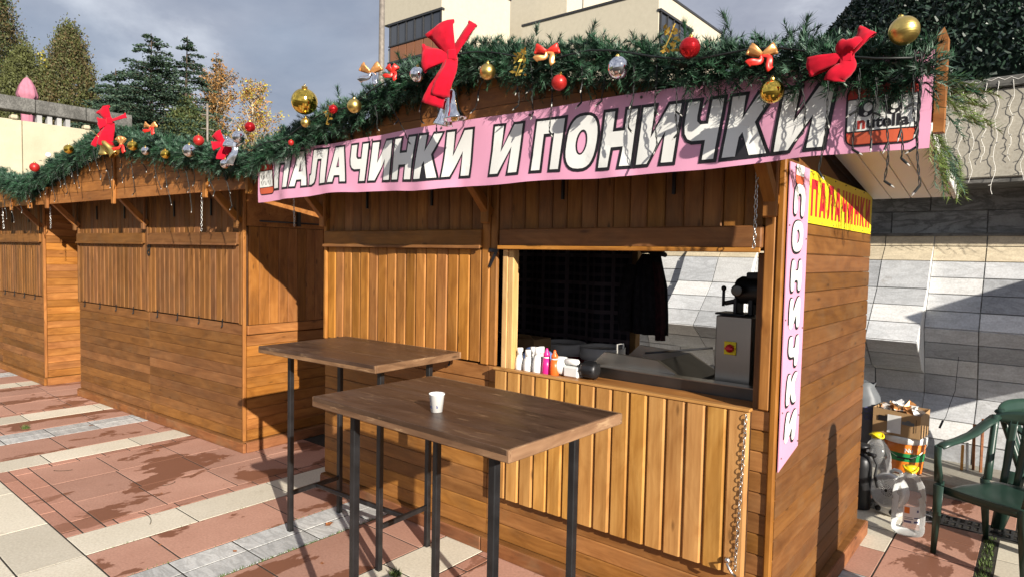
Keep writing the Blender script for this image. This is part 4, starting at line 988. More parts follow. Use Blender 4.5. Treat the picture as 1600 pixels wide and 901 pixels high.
# ------------------------------------------------------------------ inside the serving window
# tartan blanket hung as a curtain
b = MB(); vs = []; nx, nzz = 60, 4
for j in range(nzz+1):
    for i in range(nx+1):
        x = -3.15+1.55*i/nx; vs.append((x, 1.56+.025*math.sin(x*14)+.012*math.sin(x*31), .75+1.30*j/nzz))
b.add(vs, [(j*(nx+1)+i, j*(nx+1)+i+1, (j+1)*(nx+1)+i+1, (j+1)*(nx+1)+i) for j in range(nzz) for i in range(nx)], 'tartan', True)
bk = b.build('blanket', None); md = bk.modifiers.new('t', 'SOLIDIFY'); md.thickness = .004
tag(bk, 'dark tartan blanket hung as a curtain inside the kiosk', 'blanket')
# jacket on a hook
jk = thing('jacket', 'dark jacket with maroon lining hanging inside the kiosk', 'jacket', (-1.40,1.46,0))
b = MB()
def fold(prof, y0, mat, ph, n=26):
    vs = []
    for (z, x0, x1, dp) in prof:
        for i in range(n+1):
            u = i/n; vs.append((x0+(x1-x0)*u, y0-dp*math.sin(math.pi*u)-.018*math.sin(u*22+ph+z*2)*math.sin(math.pi*u), z))
    m_ = len(prof); b.add(vs, [(j*(n+1)+i, j*(n+1)+i+1, (j+1)*(n+1)+i+1, (j+1)*(n+1)+i) for j in range(m_-1) for i in range(n)], mat, True)
fold([(1.20,-.12,.19,.08),(1.35,-.13,.185,.09),(1.55,-.12,.17,.09),(1.70,-.09,.13,.08),(1.78,-.04,.11,.05)], -.02, 'fabric_dark', 0); jb = b.build('body', jk)
md = jb.modifiers.new('t', 'SOLIDIFY'); md.thickness = .02
b = MB(); fold([(1.17,.12,.20,.04),(1.4,.12,.195,.05),(1.62,.10,.17,.05),(1.72,.08,.14,.04)], -.085, 'fabric_maroon', 1, 10); s_ = b.build('lining', jk); md = s_.modifiers.new('t', 'SOLIDIFY'); md.thickness = .015
b = MB(); b.tube([(-.02,-.05,1.80),(.05,-.10,1.815),(.13,-.07,1.79),(.15,-.02,1.77)], [.02,.032,.028,.015], 'fabric_dark', 8); b.build('collar', jk)
b = MB(); b.tube([(-.08,-.08,1.70),(-.12,-.10,1.50),(-.13,-.09,1.30),(-.12,-.08,1.22)], [.05,.055,.05,.045], 'fabric_dark', 10); b.build('sleeve', jk)
# doughnut machine: tall steel body with hopper motor, trough, control
dm = thing('doughnut_machine', 'steel doughnut fryer with tall control column in the serving window', 'machine', (0,0,0))
b = MB(); b.bbox((-.405,.30,.97),(-.225,.52,1.475),'steel',.005); col = b.build('column', dm)
b = MB(); b.bbox((-.357,.293,1.285),(-.297,.2995,1.350),'cap_yellow',.002); b.build('switch_plate', col)
b = MB(); b.lathe([(.020,0),(.020,.012),(.012,.016),(.012,.022),(.001,.022)], 'sign_red', 14, Matrix.Translation((-.325,.292,1.318)) @ Matrix.Rotation(P/2, 4, 'X')); b.bbox((-.345,.268,1.313),(-.305,.270,1.323),'sign_red',.0008); b.build('rotary_switch', col)
b = MB(); b.box((-.375,.2975,1.075),(-.265,.2995,1.135),'dark_steel'); 
for z in (1.085,1.098,1.111,1.122): b.box((-.367,.2965,z),(-.273,.2974,z+.005),'steel')
b.build('rating_plate', col)
b = MB(); 
for x in (-.365,-.30): b.lathe([(.011,0),(.011,.006),(.001,.007)], 'chrome', 10, Matrix.Translation((x,.2995,1.045)) @ Matrix.Rotation(P/2, 4, 'X'))
b.build('buttons', col)
b = MB(); b.box((-.205,.32,.975),(-.13,.55,1.44),'black_plastic'); b.build('rear_housing', dm)
b = MB(); T = Matrix.Translation((-.235,.42,1.60)) @ Matrix.Rotation(P/2, 4, 'Y')
b.lathe([(.03,-.115),(.055,-.11),(.068,-.09),(.07,.03),(.075,.04),(.075,.055),(.06,.06),(.06,.085),(.02,.09)], 'cast_iron', 20, T)
b.bbox((-.285,.36,1.655),(-.165,.48,1.69),'black_plastic',.006); mo_ = b.build('motor', dm)
b = MB(); b.bbox((-.345,.36,1.477),(-.325,.46,1.56),'cast_iron',.004); b.bbox((-.275,.37,1.477),(-.25,.46,1.56),'cast_iron',.004); b.bbox((-.425,.33,1.476),(-.27,.47,1.486),'cast_iron',.003); b.tube([(-.40,.40,1.53),(-.34,.40,1.545)],.012,'cast_iron',8); b.tube([(-.41,.40,1.515),(-.41,.40,1.60)],.008,'cast_iron',8); b.sphere((-.41,.40,1.605),.014,'cast_iron',8,6)
b.lathe([(.028,0),(.03,.02),(.02,.022),(.001,.022)],'dark_steel',14,Matrix.Translation((-.315,.345,1.60)) @ Matrix.Rotation(P/2,4,'X')); b.build('gear_mount', dm)
b = MB()                                              # trough with sloped end
b.prism([(-1.08,.97),(-.42,.97),(-.42,1.125),(-.56,1.14),(-.70,1.215),(-1.02,1.225),(-1.10,1.15)], .26, .29, 'steel'); b.prism([(-1.08,.97),(-.42,.97),(-.42,1.125),(-.56,1.14),(-.70,1.215),(-1.02,1.225),(-1.10,1.15)], .66, .68, 'steel')
b.box((-1.08,.2901,.971),(-.42,.6599,1.11),'dark_steel'); b.add([(-.70,.2902,1.212),(-.52,.2902,1.125),(-.52,.6598,1.125),(-.70,.6598,1.212)],[(0,1,2,3)],'dark_steel'); b.box((-1.09,.25,.955),(-.15,.69,.9695),'steel'); b.box((-1.02,.19,.985),(-.14,.255,1.150),'dark_steel'); b.box((-1.02,.185,1.1505),(-.14,.257,1.156),'steel'); b.build('trough', dm)
b = MB(); b.tube([(-1.02,.40,1.20),(-1.02,.40,1.255),(-.98,.40,1.262),(-.98,.40,1.23)],.005,'white_wire',6); b.tube([(-.92,.55,1.20),(-.50,.50,1.28)],.006,'steel',6); b.build('handle', dm)
pm = thing('pump_motor', 'small grey electric motor with white grip lying on the sill', 'motor', (-1.14,.09,1.098))
b = MB(); TX = Matrix.Rotation(P/2, 4, 'Y')
b.lathe([(.02,-.04),(.045,-.035),(.05,-.02),(.05,.03),(.03,.04)],'heater_silver',18,Matrix.Translation((-.055,.0,.052)) @ TX); b.bbox((-.01,-.04,.0),(.085,.04,.06),'heater_silver',.008); b.build('housing', pm)
b = MB(); b.lathe([(.012,-.04),(.017,-.035),(.017,.035),(.012,.04)],'white_plastic',12,Matrix.Translation((.03,-.01,.082)) @ TX); b.build('grip', pm)
b = MB(); b.lathe([(.02,-.045),(.04,-.04),(.045,-.02),(.045,.02),(.04,.045),(.02,.05)],'cast_iron',18,Matrix.Translation((.135,.0,.05)) @ TX)
for k in range(8): an = k*P/4; b.box((.10,.044*math.cos(an)-.002,.05+.044*math.sin(an)-.002),(.175,.044*math.cos(an)+.004,.05+.044*math.sin(an)+.004),'cast_iron')
b.build('fan_cover', pm)
b = MB(); b.lathe([(.03,-.006),(.034,0),(.03,.006)],'print_blue',14,Matrix.Translation((-.085,-.02,.04)) @ TX); b.build('blue_band', pm)
# squeeze bottles on the sill
def squeeze(x, y, mat, label, h=.125, name='squeeze_bottle', grp='squeeze bottles on the sill'):
    t = thing(name, label, 'bottle', (x, y, 1.0985), 0, grp); s = h/.125
    if mat == 'white_plastic':
        b = MB(); b.lathe([(.001,0),(.026,0),(.028,.004),(.028,.035),(.025,.06),(.0165,.085),(.016,.088)], mat, 18); o = b.build('bottle_body', t); o.scale = (1,1,s)
        b = MB(); b.lathe([(.0175,.088),(.0178,.123),(.016,.126),(.001,.126)], mat, 16); o = b.build('cap', t); o.scale = (1,1,s)
    else:
        b = MB(); b.lathe([(.001,0),(.024,0),(.026,.004),(.0255,.04),(.020,.078)], mat, 18); o = b.build('bottle_body', t); o.scale = (1,1,s)
        b = MB(); b.lathe([(.0195,.0782),(.0205,.081),(.0195,.084)], 'white_plastic', 16); o = b.build('collar', t); o.scale = (1,1,s)
        b = MB(); b.lathe([(.0195,.0843),(.019,.098),(.009,.112),(.008,.118),(.006,.125),(.001,.126)], mat, 16); o = b.build('cap', t); o.scale = (1,1,s)
squeeze(-1.452,.05,'white_plastic','white squeeze bottle touching the window jamb',.125); squeeze(-1.405,.115,'white_plastic','white squeeze bottle in the back row next to the jamb',.128)
squeeze(-1.388,.045,'white_plastic','shorter white squeeze bottle second from the jamb in front',.120); squeeze(-1.352,.120,'white_plastic','white squeeze bottle in the back row behind the tallest one',.135); squeeze(-1.322,.045,'white_plastic','tallest white squeeze bottle beside the pink one',.142)
squeeze(-1.262,.05,'pink_plastic','pink squeeze bottle between a white and an orange one',.142); squeeze(-1.208,.05,'orange_plastic','orange squeeze bottle beside the grey motor',.138)
# tubs, cloth and box behind the counter
for i, (x, y, rr_, h_, lab) in enumerate(((-1.96,1.22,.17,.12,'white lidded tub with red sides, left of two inside the kiosk'),(-1.63,1.24,.165,.10,'white lidded tub with red sides, right of two inside the kiosk'))):
    t = thing('lidded_tub', lab, 'tub', (x, y, .82), 0, 'lidded tubs inside the kiosk')
    b = MB(); b.lathe([(.001,0),(rr_*.9,0),(rr_*.97,.20)], 'bucket_red', 28); b.build('tub_body', t)
    b = MB(); b.lathe([(rr_*.975,.19),(rr_*1.02,.195),(rr_*1.02,.225),(rr_,.235),(rr_,.275),(rr_*.96,.28),(rr_*.94,.268),(.001,.268)], 'lid_white', 28); b.build('lid', t)
tb = MB(); tb.box((-2.9,1.02,.79),(-1.35,1.45,.818),'wood_backing')
for x in (-2.8,-1.45): tb.box((x-.02,1.06,.09),(x+.02,1.1,.789),'wood_backing'); tb.box((x-.02,1.38,.09),(x+.02,1.42,.789),'wood_backing')
tb.build('back_shelf', kA)
b = MB(); bm = bmesh.new(); bmesh.ops.create_icosphere(bm, subdivisions=4, radius=1)
for v in bm.verts:
    n_ = mnoise.noise(v.co*2.3)*.35 + mnoise.noise(v.co*6)*.15; v.co = Vector((v.co.x*.17, v.co.y*.10, max(-.8, v.co.z)*.085))*(1+n_)
b.add([v.co.copy() for v in bm.verts], [[v.index for v in f.verts] for f in bm.faces], 'blue_cloth', True); bm.free()
tag(b.build('blue_cloth', None, (-1.72,.55,1.05)), 'crumpled light blue cloth behind the squeeze bottles', 'cloth')
bx = thing('carton', 'dim brown carton behind the blue cloth inside the kiosk', 'box', (-1.98,.80,.971)); b = MB(); b.bbox((-.13,-.1,0),(.13,.1,.20),'cardboard',.003); b.build('carton_body', bx); b = MB(); b.add([(-.13,-.1,.201),(.13,-.1,.201),(.14,-.17,.24),(-.14,-.17,.24)],[(0,1,2,3)],'cardboard'); o=b.build('flap', bx); md=o.modifiers.new('t','SOLIDIFY'); md.thickness=.003
wb = thing('waste_bin', 'brown bucket lined with a black bag behind the kiosk machine', 'bin', (-.62,2.0,.0))
b = MB(); b.lathe([(.001,.55),(.10,.55),(.125,.98),(.13,.985),(.12,.98),(.095,.56)],'fabric_brown',20); b.lathe([(.128,.965),(.138,.985),(.13,1.005),(.115,.99)],'black_plastic',20); b.build('bucket', wb); b = MB(); b.bbox((-.15,-.15,0),(.15,.15,.549),'wood_backing',.005); b.build('stand', wb)

# ------------------------------------------------------------------ things beside the kiosk
led = MB(); led.bbox((-3.2,2.95,-.01),(2.2,3.62,.12),'concrete',.012); tagS(led.build('stone_ledge'))
bk_ = thing('paint_bucket', 'orange and green paint bucket with white rim on the stone ledge', 'bucket', (.055,3.06,.121))
b = MB(); b.lathe([(.001,0),(.120,0),(.124,.005),(.128,.05),(.133,.10),(.139,.165),(.143,.24)], None, 36, mats=['bucket_orange','bucket_orange','bucket_orange','bucket_orange','bucket_green','bucket_orange']); b.build('bucket_body', bk_)
b = MB(); b.lathe([(.1435,.238),(.151,.24),(.153,.285),(.149,.292),(.140,.29),(.001,.286)],'lid_white',36); b.build('lid', bk_)
b = MB(); b.tube([(.155*math.cos(a), .155*math.sin(a), .262-.13*math.sin((a+2.9)/2.9*P/1.0)*1.0) for a in [-2.9+2.9*i/16 for i in range(17)]],.0022,'galvanised',6); b.lathe([(.007,-.05),(.007,.05)],'black_plastic',8,Matrix.Translation((.02,-.160,.135)) @ Matrix.Rotation(P/2,4,'Y')); b.build('handle', bk_)
def curved_text(name, parent, s, mat, r0, z0, ang, wd, h, bold):
    pts, fs, ww = text_geo(s, wd, h, bold); bm = bmesh.new(); vs = [bm.verts.new((x,y,0)) for x,y in pts]
    for f in fs:
        try: bm.faces.new([vs[i] for i in f])
        except ValueError: pass
    for v in bm.verts:
        a = ang+(v.co.x-wd/2)/r0; z = z0+v.co.y; v.co = Vector(((r0+.08*(z-z0))*math.cos(a),(r0+.08*(z-z0))*math.sin(a),z))
    me = bpy.data.meshes.new(name); bm.to_mesh(me); bm.free(); me.materials.append(MAT[mat]); return obj(name, me, parent)
curved_text('lettering', bk_, 'Nu', 'banner_white', .1420, .175, -1.25, .055, .034, .03)
cb = thing('cardboard_box', 'torn open cardboard box of rubbish on top of the paint bucket', 'box', (.02,3.05,.413), R(-6))
b = MB(); w2, d2, h2, t2 = .165, .13, .20, .004
b.box((-w2,-d2,0),(w2,d2,t2),'cardboard'); b.add([(-w2,-d2,0),(w2,-d2,0),(w2,-d2,h2-.02),(-w2,-d2,h2)],[(0,1,2,3)],'cardboard'); b.add([(-w2,d2,0),(w2,d2,0),(w2,d2,h2),(-w2,d2,h2)],[(3,2,1,0)],'cardboard'); b.add([(-w2,-d2,0),(-w2,d2,0),(-w2,d2,h2),(-w2,-d2,h2)],[(3,2,1,0)],'cardboard'); b.add([(w2,-d2,0),(w2,d2,0),(w2,d2,h2),(w2,-d2,h2-.02)],[(0,1,2,3)],'cardboard'); o = b.build('carton_body', cb); md = o.modifiers.new('t','SOLIDIFY'); md.thickness = .004
b = MB(); b.add([(-w2+.04,-d2-.0052,.105),(-.06,-d2-.0052,.105),(-.06,-d2-.0052,.145),(-w2+.04,-d2-.0052,.145)],[(0,1,2,3)],'black_ink'); b.add([(.04,-d2-.0052,.098),(.125,-d2-.0052,.098),(.125,-d2-.0052,.122),(.04,-d2-.0052,.122)],[(0,1,2,3)],'sack'); b.add([(x_, -d2-.0055, z_) for x_, z_ in disc(.085,.115,.02,.02,16)],[list(range(16))],'sack'); b.box((w2-.03,-d2-.006,.05),(w2-.026,-d2-.0045,.15),'black_ink'); b.build('print', cb)
b = MB(); b.box((-.06,-d2-.0065,.02),(.035,-d2-.0045,.16),'paper'); b.build('paper_label', cb)
b = MB()
for i in range(40):
    c = Vector((rnd.uniform(-.13,.13), rnd.uniform(-.10,.10), .18+rnd.uniform(0,.03))); q = Euler((rnd.uniform(-1,1),rnd.uniform(-1,1),rnd.uniform(0,6))).to_matrix(); s = rnd.uniform(.02,.05)
    b.add([c+q@Vector((-s,-s*.6,0)),c+q@Vector((s,-s*.6,.01)),c+q@Vector((s,s*.6,0)),c+q@Vector((-s,s*.6,.012))],[(0,1,2,3)],rnd.choice(['paper','paper','clear_plastic','ribbon_gold','cardboard']))
o = b.build('rubbish', cb, merge=False); o['kind'] = 'stuff'
sk = thing('sack', 'grey plastic sack with dark lettering behind the kiosk corner', 'sack', (-.30,3.18,.121))
b = MB(); vs = []; n = 24
prof = [(.0,.15),(.05,.18),(.2,.185),(.4,.17),(.52,.15),(.60,.10),(.64,.11)]
for z, r_ in prof:
    for k in range(n):
        a = 2*P*k/n; rr = r_*(1+.06*math.sin(3*a+z*9)+.03*math.sin(7*a)); vs.append((rr*math.cos(a), rr*.7*math.sin(a), z+.01*math.sin(5*a)))
b.add(vs,[(i*n+k,i*n+(k+1)%n,(i+1)*n+(k+1)%n,(i+1)*n+k) for i in range(len(prof)-1) for k in range(n)],'sack',True); b.build('sack_body', sk)
curved_text('lettering', sk, 'ONE', 'print_blue', .182, .42, -.95, .10, .05, .04); curved_text('lettering', sk, 'OBE', 'print_blue', .186, .36, -.95, .10, .05, .04)
b = MB(); b.bbox((.05,-.17,.14),(.17,-.165,.30),'white_plastic',.001); b.build('white_tag', sk, (0,0,0), (-.15,.1,.35))
# water jugs
def jug(loc, rz, label, tilt=(0,0), lab=True):
    t = thing('water_jug', label, 'jug', loc, rz, 'clear plastic water jugs'); t.rotation_euler = (tilt[0], tilt[1], rz)
    prof = [(.001,.008),(.06,.004),(.088,.012),(.094,.03),(.095,.06),(.090,.07),(.095,.08),(.095,.10),(.0955,.215),(.091,.225),(.0955,.235),(.094,.27),(.083,.325),(.058,.37),(.032,.395),(.028,.40),(.028,.425)]
    b = MB(); b.lathe(prof,'clear_plastic',32); b.build('bottle_body', t)
    b = MB(); b.lathe([(.033,.408),(.035,.412),(.035,.44),(.032,.446),(.001,.446)],'cap_yellow',20); b.tube([(.04*math.cos(a)*1.0,.055*math.sin(a),.428+.012*math.cos(2*a)) for a in [i*2*P/16 for i in range(17)]],.007,'cap_yellow',6,cap=False); b.build('cap', t)
    if lab:
        b = MB(); m_ = 8
        def arc(a0,a1,z0,z1,mat,r_):
            vs = [(r_*math.cos(a0+(a1-a0)*k/m_),r_*math.sin(a0+(a1-a0)*k/m_),z) for z in (z0,z1) for k in range(m_+1)]
            b.add(vs,[(k,k+1,m_+2+k,m_+1+k) for k in range(m_)],mat,True)
        arc(-2.0,-1.0,.10,.212,'paper',.0968); arc(-1.92,-1.62,.165,.205,'bucket_orange',.0974); arc(-1.92,-1.5,.106,.118,'print_blue',.0974); arc(-1.35,-1.06,.106,.118,'print_blue',.0974); arc(-1.35,-1.06,.135,.142,'print_blue',.0974); arc(-1.20,-1.08,.175,.19,'print_blue',.0974); arc(-1.9,-1.4,.128,.132,'sack',.0974); arc(-1.9,-1.45,.138,.141,'sack',.0974)
        b.build('label_sheet', t)
    return t
jug((.237,2.0,.003), .25, 'clear plastic water jug with yellow cap standing on red paving')
jug((-.075,2.80,.003), .9, 'second clear jug with yellow cap behind the fan heater', (.0,-.08), False)
# fan heater
fh = thing('fan_heater', 'silver fan heater with round grille beside the water jug', 'heater', (.085,2.30,.002), R(-22))
b = MB(); TY = Matrix.Rotation(P/2, 4, 'X'); TR = Matrix.Rotation(-.16, 4, 'X')
b.lathe([(.001,-.075),(.085,-.07),(.115,-.03),(.122,.03),(.118,.05),(.105,.056),(.100,.05),(.001,.045)],'heater_silver',32,Matrix.Translation((0,0,.165)) @ TR @ TY); b.build('housing', fh)
b = MB(); b.bbox((-.085,-.05,.0),(.085,.06,.065),'heater_silver',.015); b.build('foot', fh)
for x, nm in ((-.05,'knob'),(.05,'knob')):
    b = MB(); b.lathe([(.019,0),(.018,.012),(.001,.013)],'cast_iron',14,Matrix.Translation((x,-.050,.035)) @ TY); b.build(nm, fh)
b = MB(); MG = Matrix.Translation((0,0,.165)) @ TR
b.add([tuple(MG @ Vector((.099*math.cos(k*P/16),-.047,.099*math.sin(k*P/16)))) for k in range(32)],[list(range(32))],'dark_steel')
b.build('grille_back', fh)
b = MB()
for r_ in [.015+.0105*i for i in range(9)]: b.tube([(r_*math.cos(k*P/14),-.055,r_*math.sin(k*P/14)) for k in range(29)],.0028,'heater_silver',4,cap=False,M=MG)
for k in range(12): a = k*P/6; b.tube([(0.012*math.cos(a),-.054,.012*math.sin(a)),(.101*math.cos(a+.5),-.054,.101*math.sin(a+.5))],.0025,'heater_silver',4,M=MG)
b.build('grille', fh)
b = MB(); b.tube([(-.045,.02,.28),(-.02,.02,.305),(.02,.02,.305),(.045,.02,.28)],.012,'heater_silver',8,M=TR); b.build('carry_handle', fh)
b = MB(); pts = [Vector((.30,2.30,.008))]; a = .3
for k in range(26): a += .24 if k < 15 else -.35; pts.append(pts[-1]+Vector((math.cos(a),math.sin(a)*.8,0))*.022+Vector((0,0,.0015*math.sin(k))))
b.tube(pts,.0042,'white_plastic',6); b.tube([pts[-1],pts[-1]+Vector((.03,.01,.0))],.011,'white_plastic',8)
tag(b.build('white_cable'), 'looped white cable on the paving by the drain', 'cable')
gb = thing('gas_bottle', 'black gas bottle half hidden behind the kiosk corner', 'gas bottle', (-.105,2.30,.002))
b = MB(); b.lathe([(.001,0),(.068,0),(.072,.01),(.072,.30),(.066,.345),(.05,.375),(.03,.38),(.03,.43),(.055,.435),(.055,.455),(.02,.46),(.001,.46)],'cast_iron',24); b.build('cylinder', gb)
b = MB(); b.tube([(.02,-.03,.41),(.08,-.05,.40),(.11,-.05,.34),(.10,-.06,.26),(.115,-.04,.18)],.009,'rubber',6); b.tube([(.05,-.045,.405),(.10,-.06,.405)],.014,'cast_iron',8); b.build('regulator_hose', gb)
for i, (x, y, z0, h_, tx, mt, lab) in enumerate(((.525,3.42,.121,.42,.02,'wood_base','longest of the thin sticks leaning by the marble wall'),(.44,3.40,.121,.22,-.02,'galvanised','short metal rod next to the thin sticks'),(.475,3.46,.121,.36,.0,'wood_base','middle one of the thin sticks leaning by the marble wall'),(.405,3.38,.121,.20,.02,'wood_hatch','short pale stick on the stone ledge'))):
    b = MB(); b.bbox((-.009,-.009,0),(.009,.009,h_),mt,.002); tag(b.build('stick',None,(x,y,z0),(-.1,tx,.3)), lab, 'stick', 'thin sticks on the ledge')
b = MB(); b.tube([(.33,3.56,1.0),(.32,3.55,.72),(.29,3.53,.60),(.27,3.50,.50),(.24,3.47,.44)],.0022,'rubber',5); b.tube([(.255,3.48,.475),(.235,3.465,.41)],.009,'rubber',6)
tag(b.build('hanging_cable'), 'thin dark cable with a plug hanging on the marble wall', 'cable')

# ------------------------------------------------------------------ green plastic chairs
def chair(loc, rz, label):
    t = thing('plastic_chair', label, 'chair', loc, rz, 'dark green plastic garden chairs'); C_ = 'chair_green'
    b = MB(); g_ = []
    for j in range(13):
        v = j/12; y = -.235+.45*v; hw = .235-.03*v; row = []
        for i in range(15):
            u = -1+2*i/14; z = .425-.02*v-.018*(1-u*u)*math.sin(P*v)-(.035*(1-v)**6)-(.02*abs(u)**6); row.append(Vector((u*hw, y-.02*(1-u*u)*(1-v), z)))
        g_.append(row)
    sheet(b, g_, C_, .006); b.build('seat', t)
    b = MB(); g_ = [[Vector((u*.236, -.240-.02*(1-u*u), .415-.045*k)) for u in [-1+2*i/14 for i in range(15)]] for k in (0,1)][::-1]; sheet(b, g_, C_, .005); b.build('seat_lip', t)
    # back: curved posts, top rail, five slats
    def bp(u, v): return Vector((u*(.20+.045*v), .215+.13*v-.05*u*u*(1-.3*v), .41+.42*v))
    for k in range(5):
        u = -.62+.31*k; b = MB(); g_ = [[bp(u+du*(.085+.02*v), v) for du in (-1,-.33,.33,1)] for v in [i/9 for i in range(0,9)]]; sheet(b, g_, C_, .008); b.build('back_slat', t)
    for s in (-1, 1):
        b = MB(); b.tube([bp(s*1.0, v)+Vector((0,0,0)) for v in (0,.25,.5,.75,.92)], [.024,.023,.022,.022,.024], C_, 8); b.build('back_post', t)
    b = MB(); g_ = [[bp(u*(1.06 if v < 1 else 1.0-.0*abs(u)), v-.10*abs(u)**3*(v>.9)) for u in [-1+2*i/16 for i in range(17)]] for v in (.84,.90,.97,1.04)]; sheet(b, g_, C_, .012); b.build('top_rail', t)
    for s in (-1, 1):
        b = MB(); b_pts = [Vector((s*.262,-.235,.655)),Vector((s*.268,-.15,.668)),Vector((s*.27,-.02,.678)),Vector((s*.27,.11,.70)),Vector((s*.262,.22,.75)),Vector((s*.245,.305,.80))]
        g_ = [[p+Vector((du*.036*(1 if i else .85),0,-.012*abs(du)**2)) for du in (-1,-.5,0,.5,1)] for i, p in enumerate(b_pts)]
        if s: sheet(b, g_, C_, .012)
        b.build('armrest', t)
        def leg(nm, pts, ws):
            b = MB(); g_ = []
            for p, w_ in zip(pts, ws):
                p = Vector(p); g_.append([p+Vector((s*.012,w_,0)),p+Vector((s*.018,0,0)),p+Vector((s*.004,-w_,0)),p+Vector((-s*w_*.9,-w_,0))] )
            sheet(b, g_ if s < 0 else g_[::-1], C_, .006); b.build(nm, t)
        leg('arm_support', [(s*.262,-.232,.652),(s*.258,-.235,.55),(s*.248,-.232,.44)], [.040,.038,.046])
        leg('leg', [(s*.246,-.230,.425),(s*.244,-.238,.25),(s*.250,-.250,.0)], [.058,.044,.026])
        leg('leg', [(s*.225,.205,.41),(s*.232,.235,.22),(s*.240,.275,.0)], [.055,.044,.026])
    return t
chair((.741,1.927,.002), R(-25), 'near dark green plastic chair cut off by the right picture edge')
chair((1.04,2.56,.002), R(55), 'second dark green plastic chair behind the near one')
# unseen parasol shape, added to cast a bottle shadow on the kiosk side wall
cp = thing('closed_parasol', 'unseen parasol shape added outside the frame to cast the bottle shaped shadow', 'parasol', (1.75,.20,0))
b = MB(); b.tube([(0,0,.0),(0,0,1.62)],.018,'dark_frame',8); b.lathe([(.0,0),(.2,0),(.2,.05),(.03,.07)],'cast_iron',16); b.build('pole', cp)
b = MB(); vs = []; n = 32; prof = [(.14,.22),(.5,.225),(.95,.215),(1.18,.19),(1.32,.14),(1.44,.092),(1.56,.08),(1.61,.05),(1.62,.01)]
for z, r_ in prof:
    for k in range(n): a = 2*P*k/n; rr = r_*(1+.05*math.cos(8*a)); vs.append((rr*math.cos(a), rr*math.sin(a), z))
b.add(vs,[(i*n+k,i*n+(k+1)%n,(i+1)*n+(k+1)%n,(i+1)*n+k) for i in range(len(prof)-1) for k in range(n)],'parasol_pink',True); b.build('canopy', cp)

# ------------------------------------------------------------------ marble clad wall behind
mw = thing('marble_wall', 'folded wall clad in grey and tan marble slabs behind the kiosk', 'wall', (0,0,0))
BASEP = [(4.00,2.02),(3.985,1.905),(3.915,1.775),(3.84,1.635),(3.767,1.495),(3.693,1.355),(3.62,1.215),(3.68,1.09),(3.75,.95),(3.81,.80),(3.86,.62),(3.68,.44),(3.63,.28),(3.60,.10)]
def wall_col(x0, x1, off, drop, nsub=2, seed=0):
    rr = random.Random(seed); pts = []
    for i, (y, z) in enumerate(BASEP):
        f = 0 if i < 2 else ((i-1)/5 if i <= 6 else max(0, 1-.33*(i-6)))
        pts.append((y-off*min(1, f), z-drop*(1 if 3 <= i <= 8 else 0)))
    core = MB(); q = [(y+.012, z) for y, z in pts] + [(4.3,.10),(4.3,2.02)]
    core.prism(q, -(x1-x0)/2+.004, (x1-x0)/2-.006, 'stone_dark', M=Matrix.Rotation(P/2, 4, 'Z')); core.build('wall_core', mw, ((x0+x1)/2, 0, 0)); ck = MB(); ck.prism([(y+.004, z) for y, z in pts] + [(4.28,.10),(4.28,2.015)], -.004, 0, 'marble_white', M=Matrix.Rotation(P/2, 4, 'Z')); ck.build('cheek_slab', mw, (x1-.004, 0, 0))
    wds = (x1-x0)/nsub
    for s in range(nsub):
        xa, xb = x0+s*wds, x0+(s+1)*wds; cx = (xa+xb)/2
        for i in range(len(pts)-1):
            (ya, za), (yb, zb) = pts[i], pts[i+1]; g_ = .0045
            d = Vector((0, yb-ya, zb-za)); L = d.length; d.normalize(); n_ = Vector((0, d.z, -d.y))   # outward (towards -Y)
            if n_.y > 0: n_ = -n_
            n_ = n_.normalized()
            c = Vector((cx, (ya+yb)/2, (za+zb)/2)); hw = (xb-xa)/2-g_; hl = L/2-g_
            pro = rr.uniform(.0, .004)
            def pt(u, v, k): return Vector((u*hw, d.y*v*hl+n_.y*k, d.z*v*hl+n_.z*k))
            b = MB(); f_ = pro+.002; vs = [pt(-1,-1,f_),pt(1,-1,f_),pt(1,1,f_),pt(-1,1,f_),pt(-1,-1,-.011),pt(1,-1,-.011),pt(1,1,-.011),pt(-1,1,-.011)]
            mt = 'marble_tan' if i < 2 else rr.choice(['marble','marble_grey','marble_white','marble'])
            b.add(vs, [(3,2,1,0),(4,5,6,7),(0,1,5,4),(1,2,6,5),(2,3,7,6),(3,0,4,7)], mt)
            b.build('marble_slab', mw, c)
cols = [(.83,1.62,.0,.0),(.07,.83,.0,.0),(-.69,.07,.33,.10),(-1.45,-.69,.02,.02),(-2.21,-1.45,.36,.12),(-2.97,-2.21,.0,.0),(-3.7,-2.97,.3,.1)]
for i, (x0, x1, o, dr_) in enumerate(cols): wall_col(x0, x1, o, dr_, 2, 40+i)
# recessed dark stone band and the concrete parapet above
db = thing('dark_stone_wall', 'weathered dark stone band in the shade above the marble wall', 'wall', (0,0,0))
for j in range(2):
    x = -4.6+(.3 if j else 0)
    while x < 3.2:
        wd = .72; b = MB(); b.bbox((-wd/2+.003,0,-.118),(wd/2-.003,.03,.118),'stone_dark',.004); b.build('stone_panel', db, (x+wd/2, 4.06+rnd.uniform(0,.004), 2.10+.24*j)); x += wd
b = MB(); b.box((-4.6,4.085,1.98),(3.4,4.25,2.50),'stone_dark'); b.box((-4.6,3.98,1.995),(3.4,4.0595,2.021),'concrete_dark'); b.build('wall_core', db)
pa = thing('concrete_parapet', 'rough concrete parapet with dark coping above the marble wall', 'parapet', (0,0,0))
b = MB(); b.bbox((-5.2,3.48,2.43),(4.5,3.72,3.115),'concrete',.01); b.build('parapet_body', pa)
b = MB(); b.bbox((-5.2,3.45,3.118),(4.5,3.76,3.20),'concrete_dark',.008); b.build('coping', pa)
b = MB(); b.box((-5.2,3.50,2.395),(4.5,4.3,2.428),'concrete_dark'); b.build('soffit', pa)
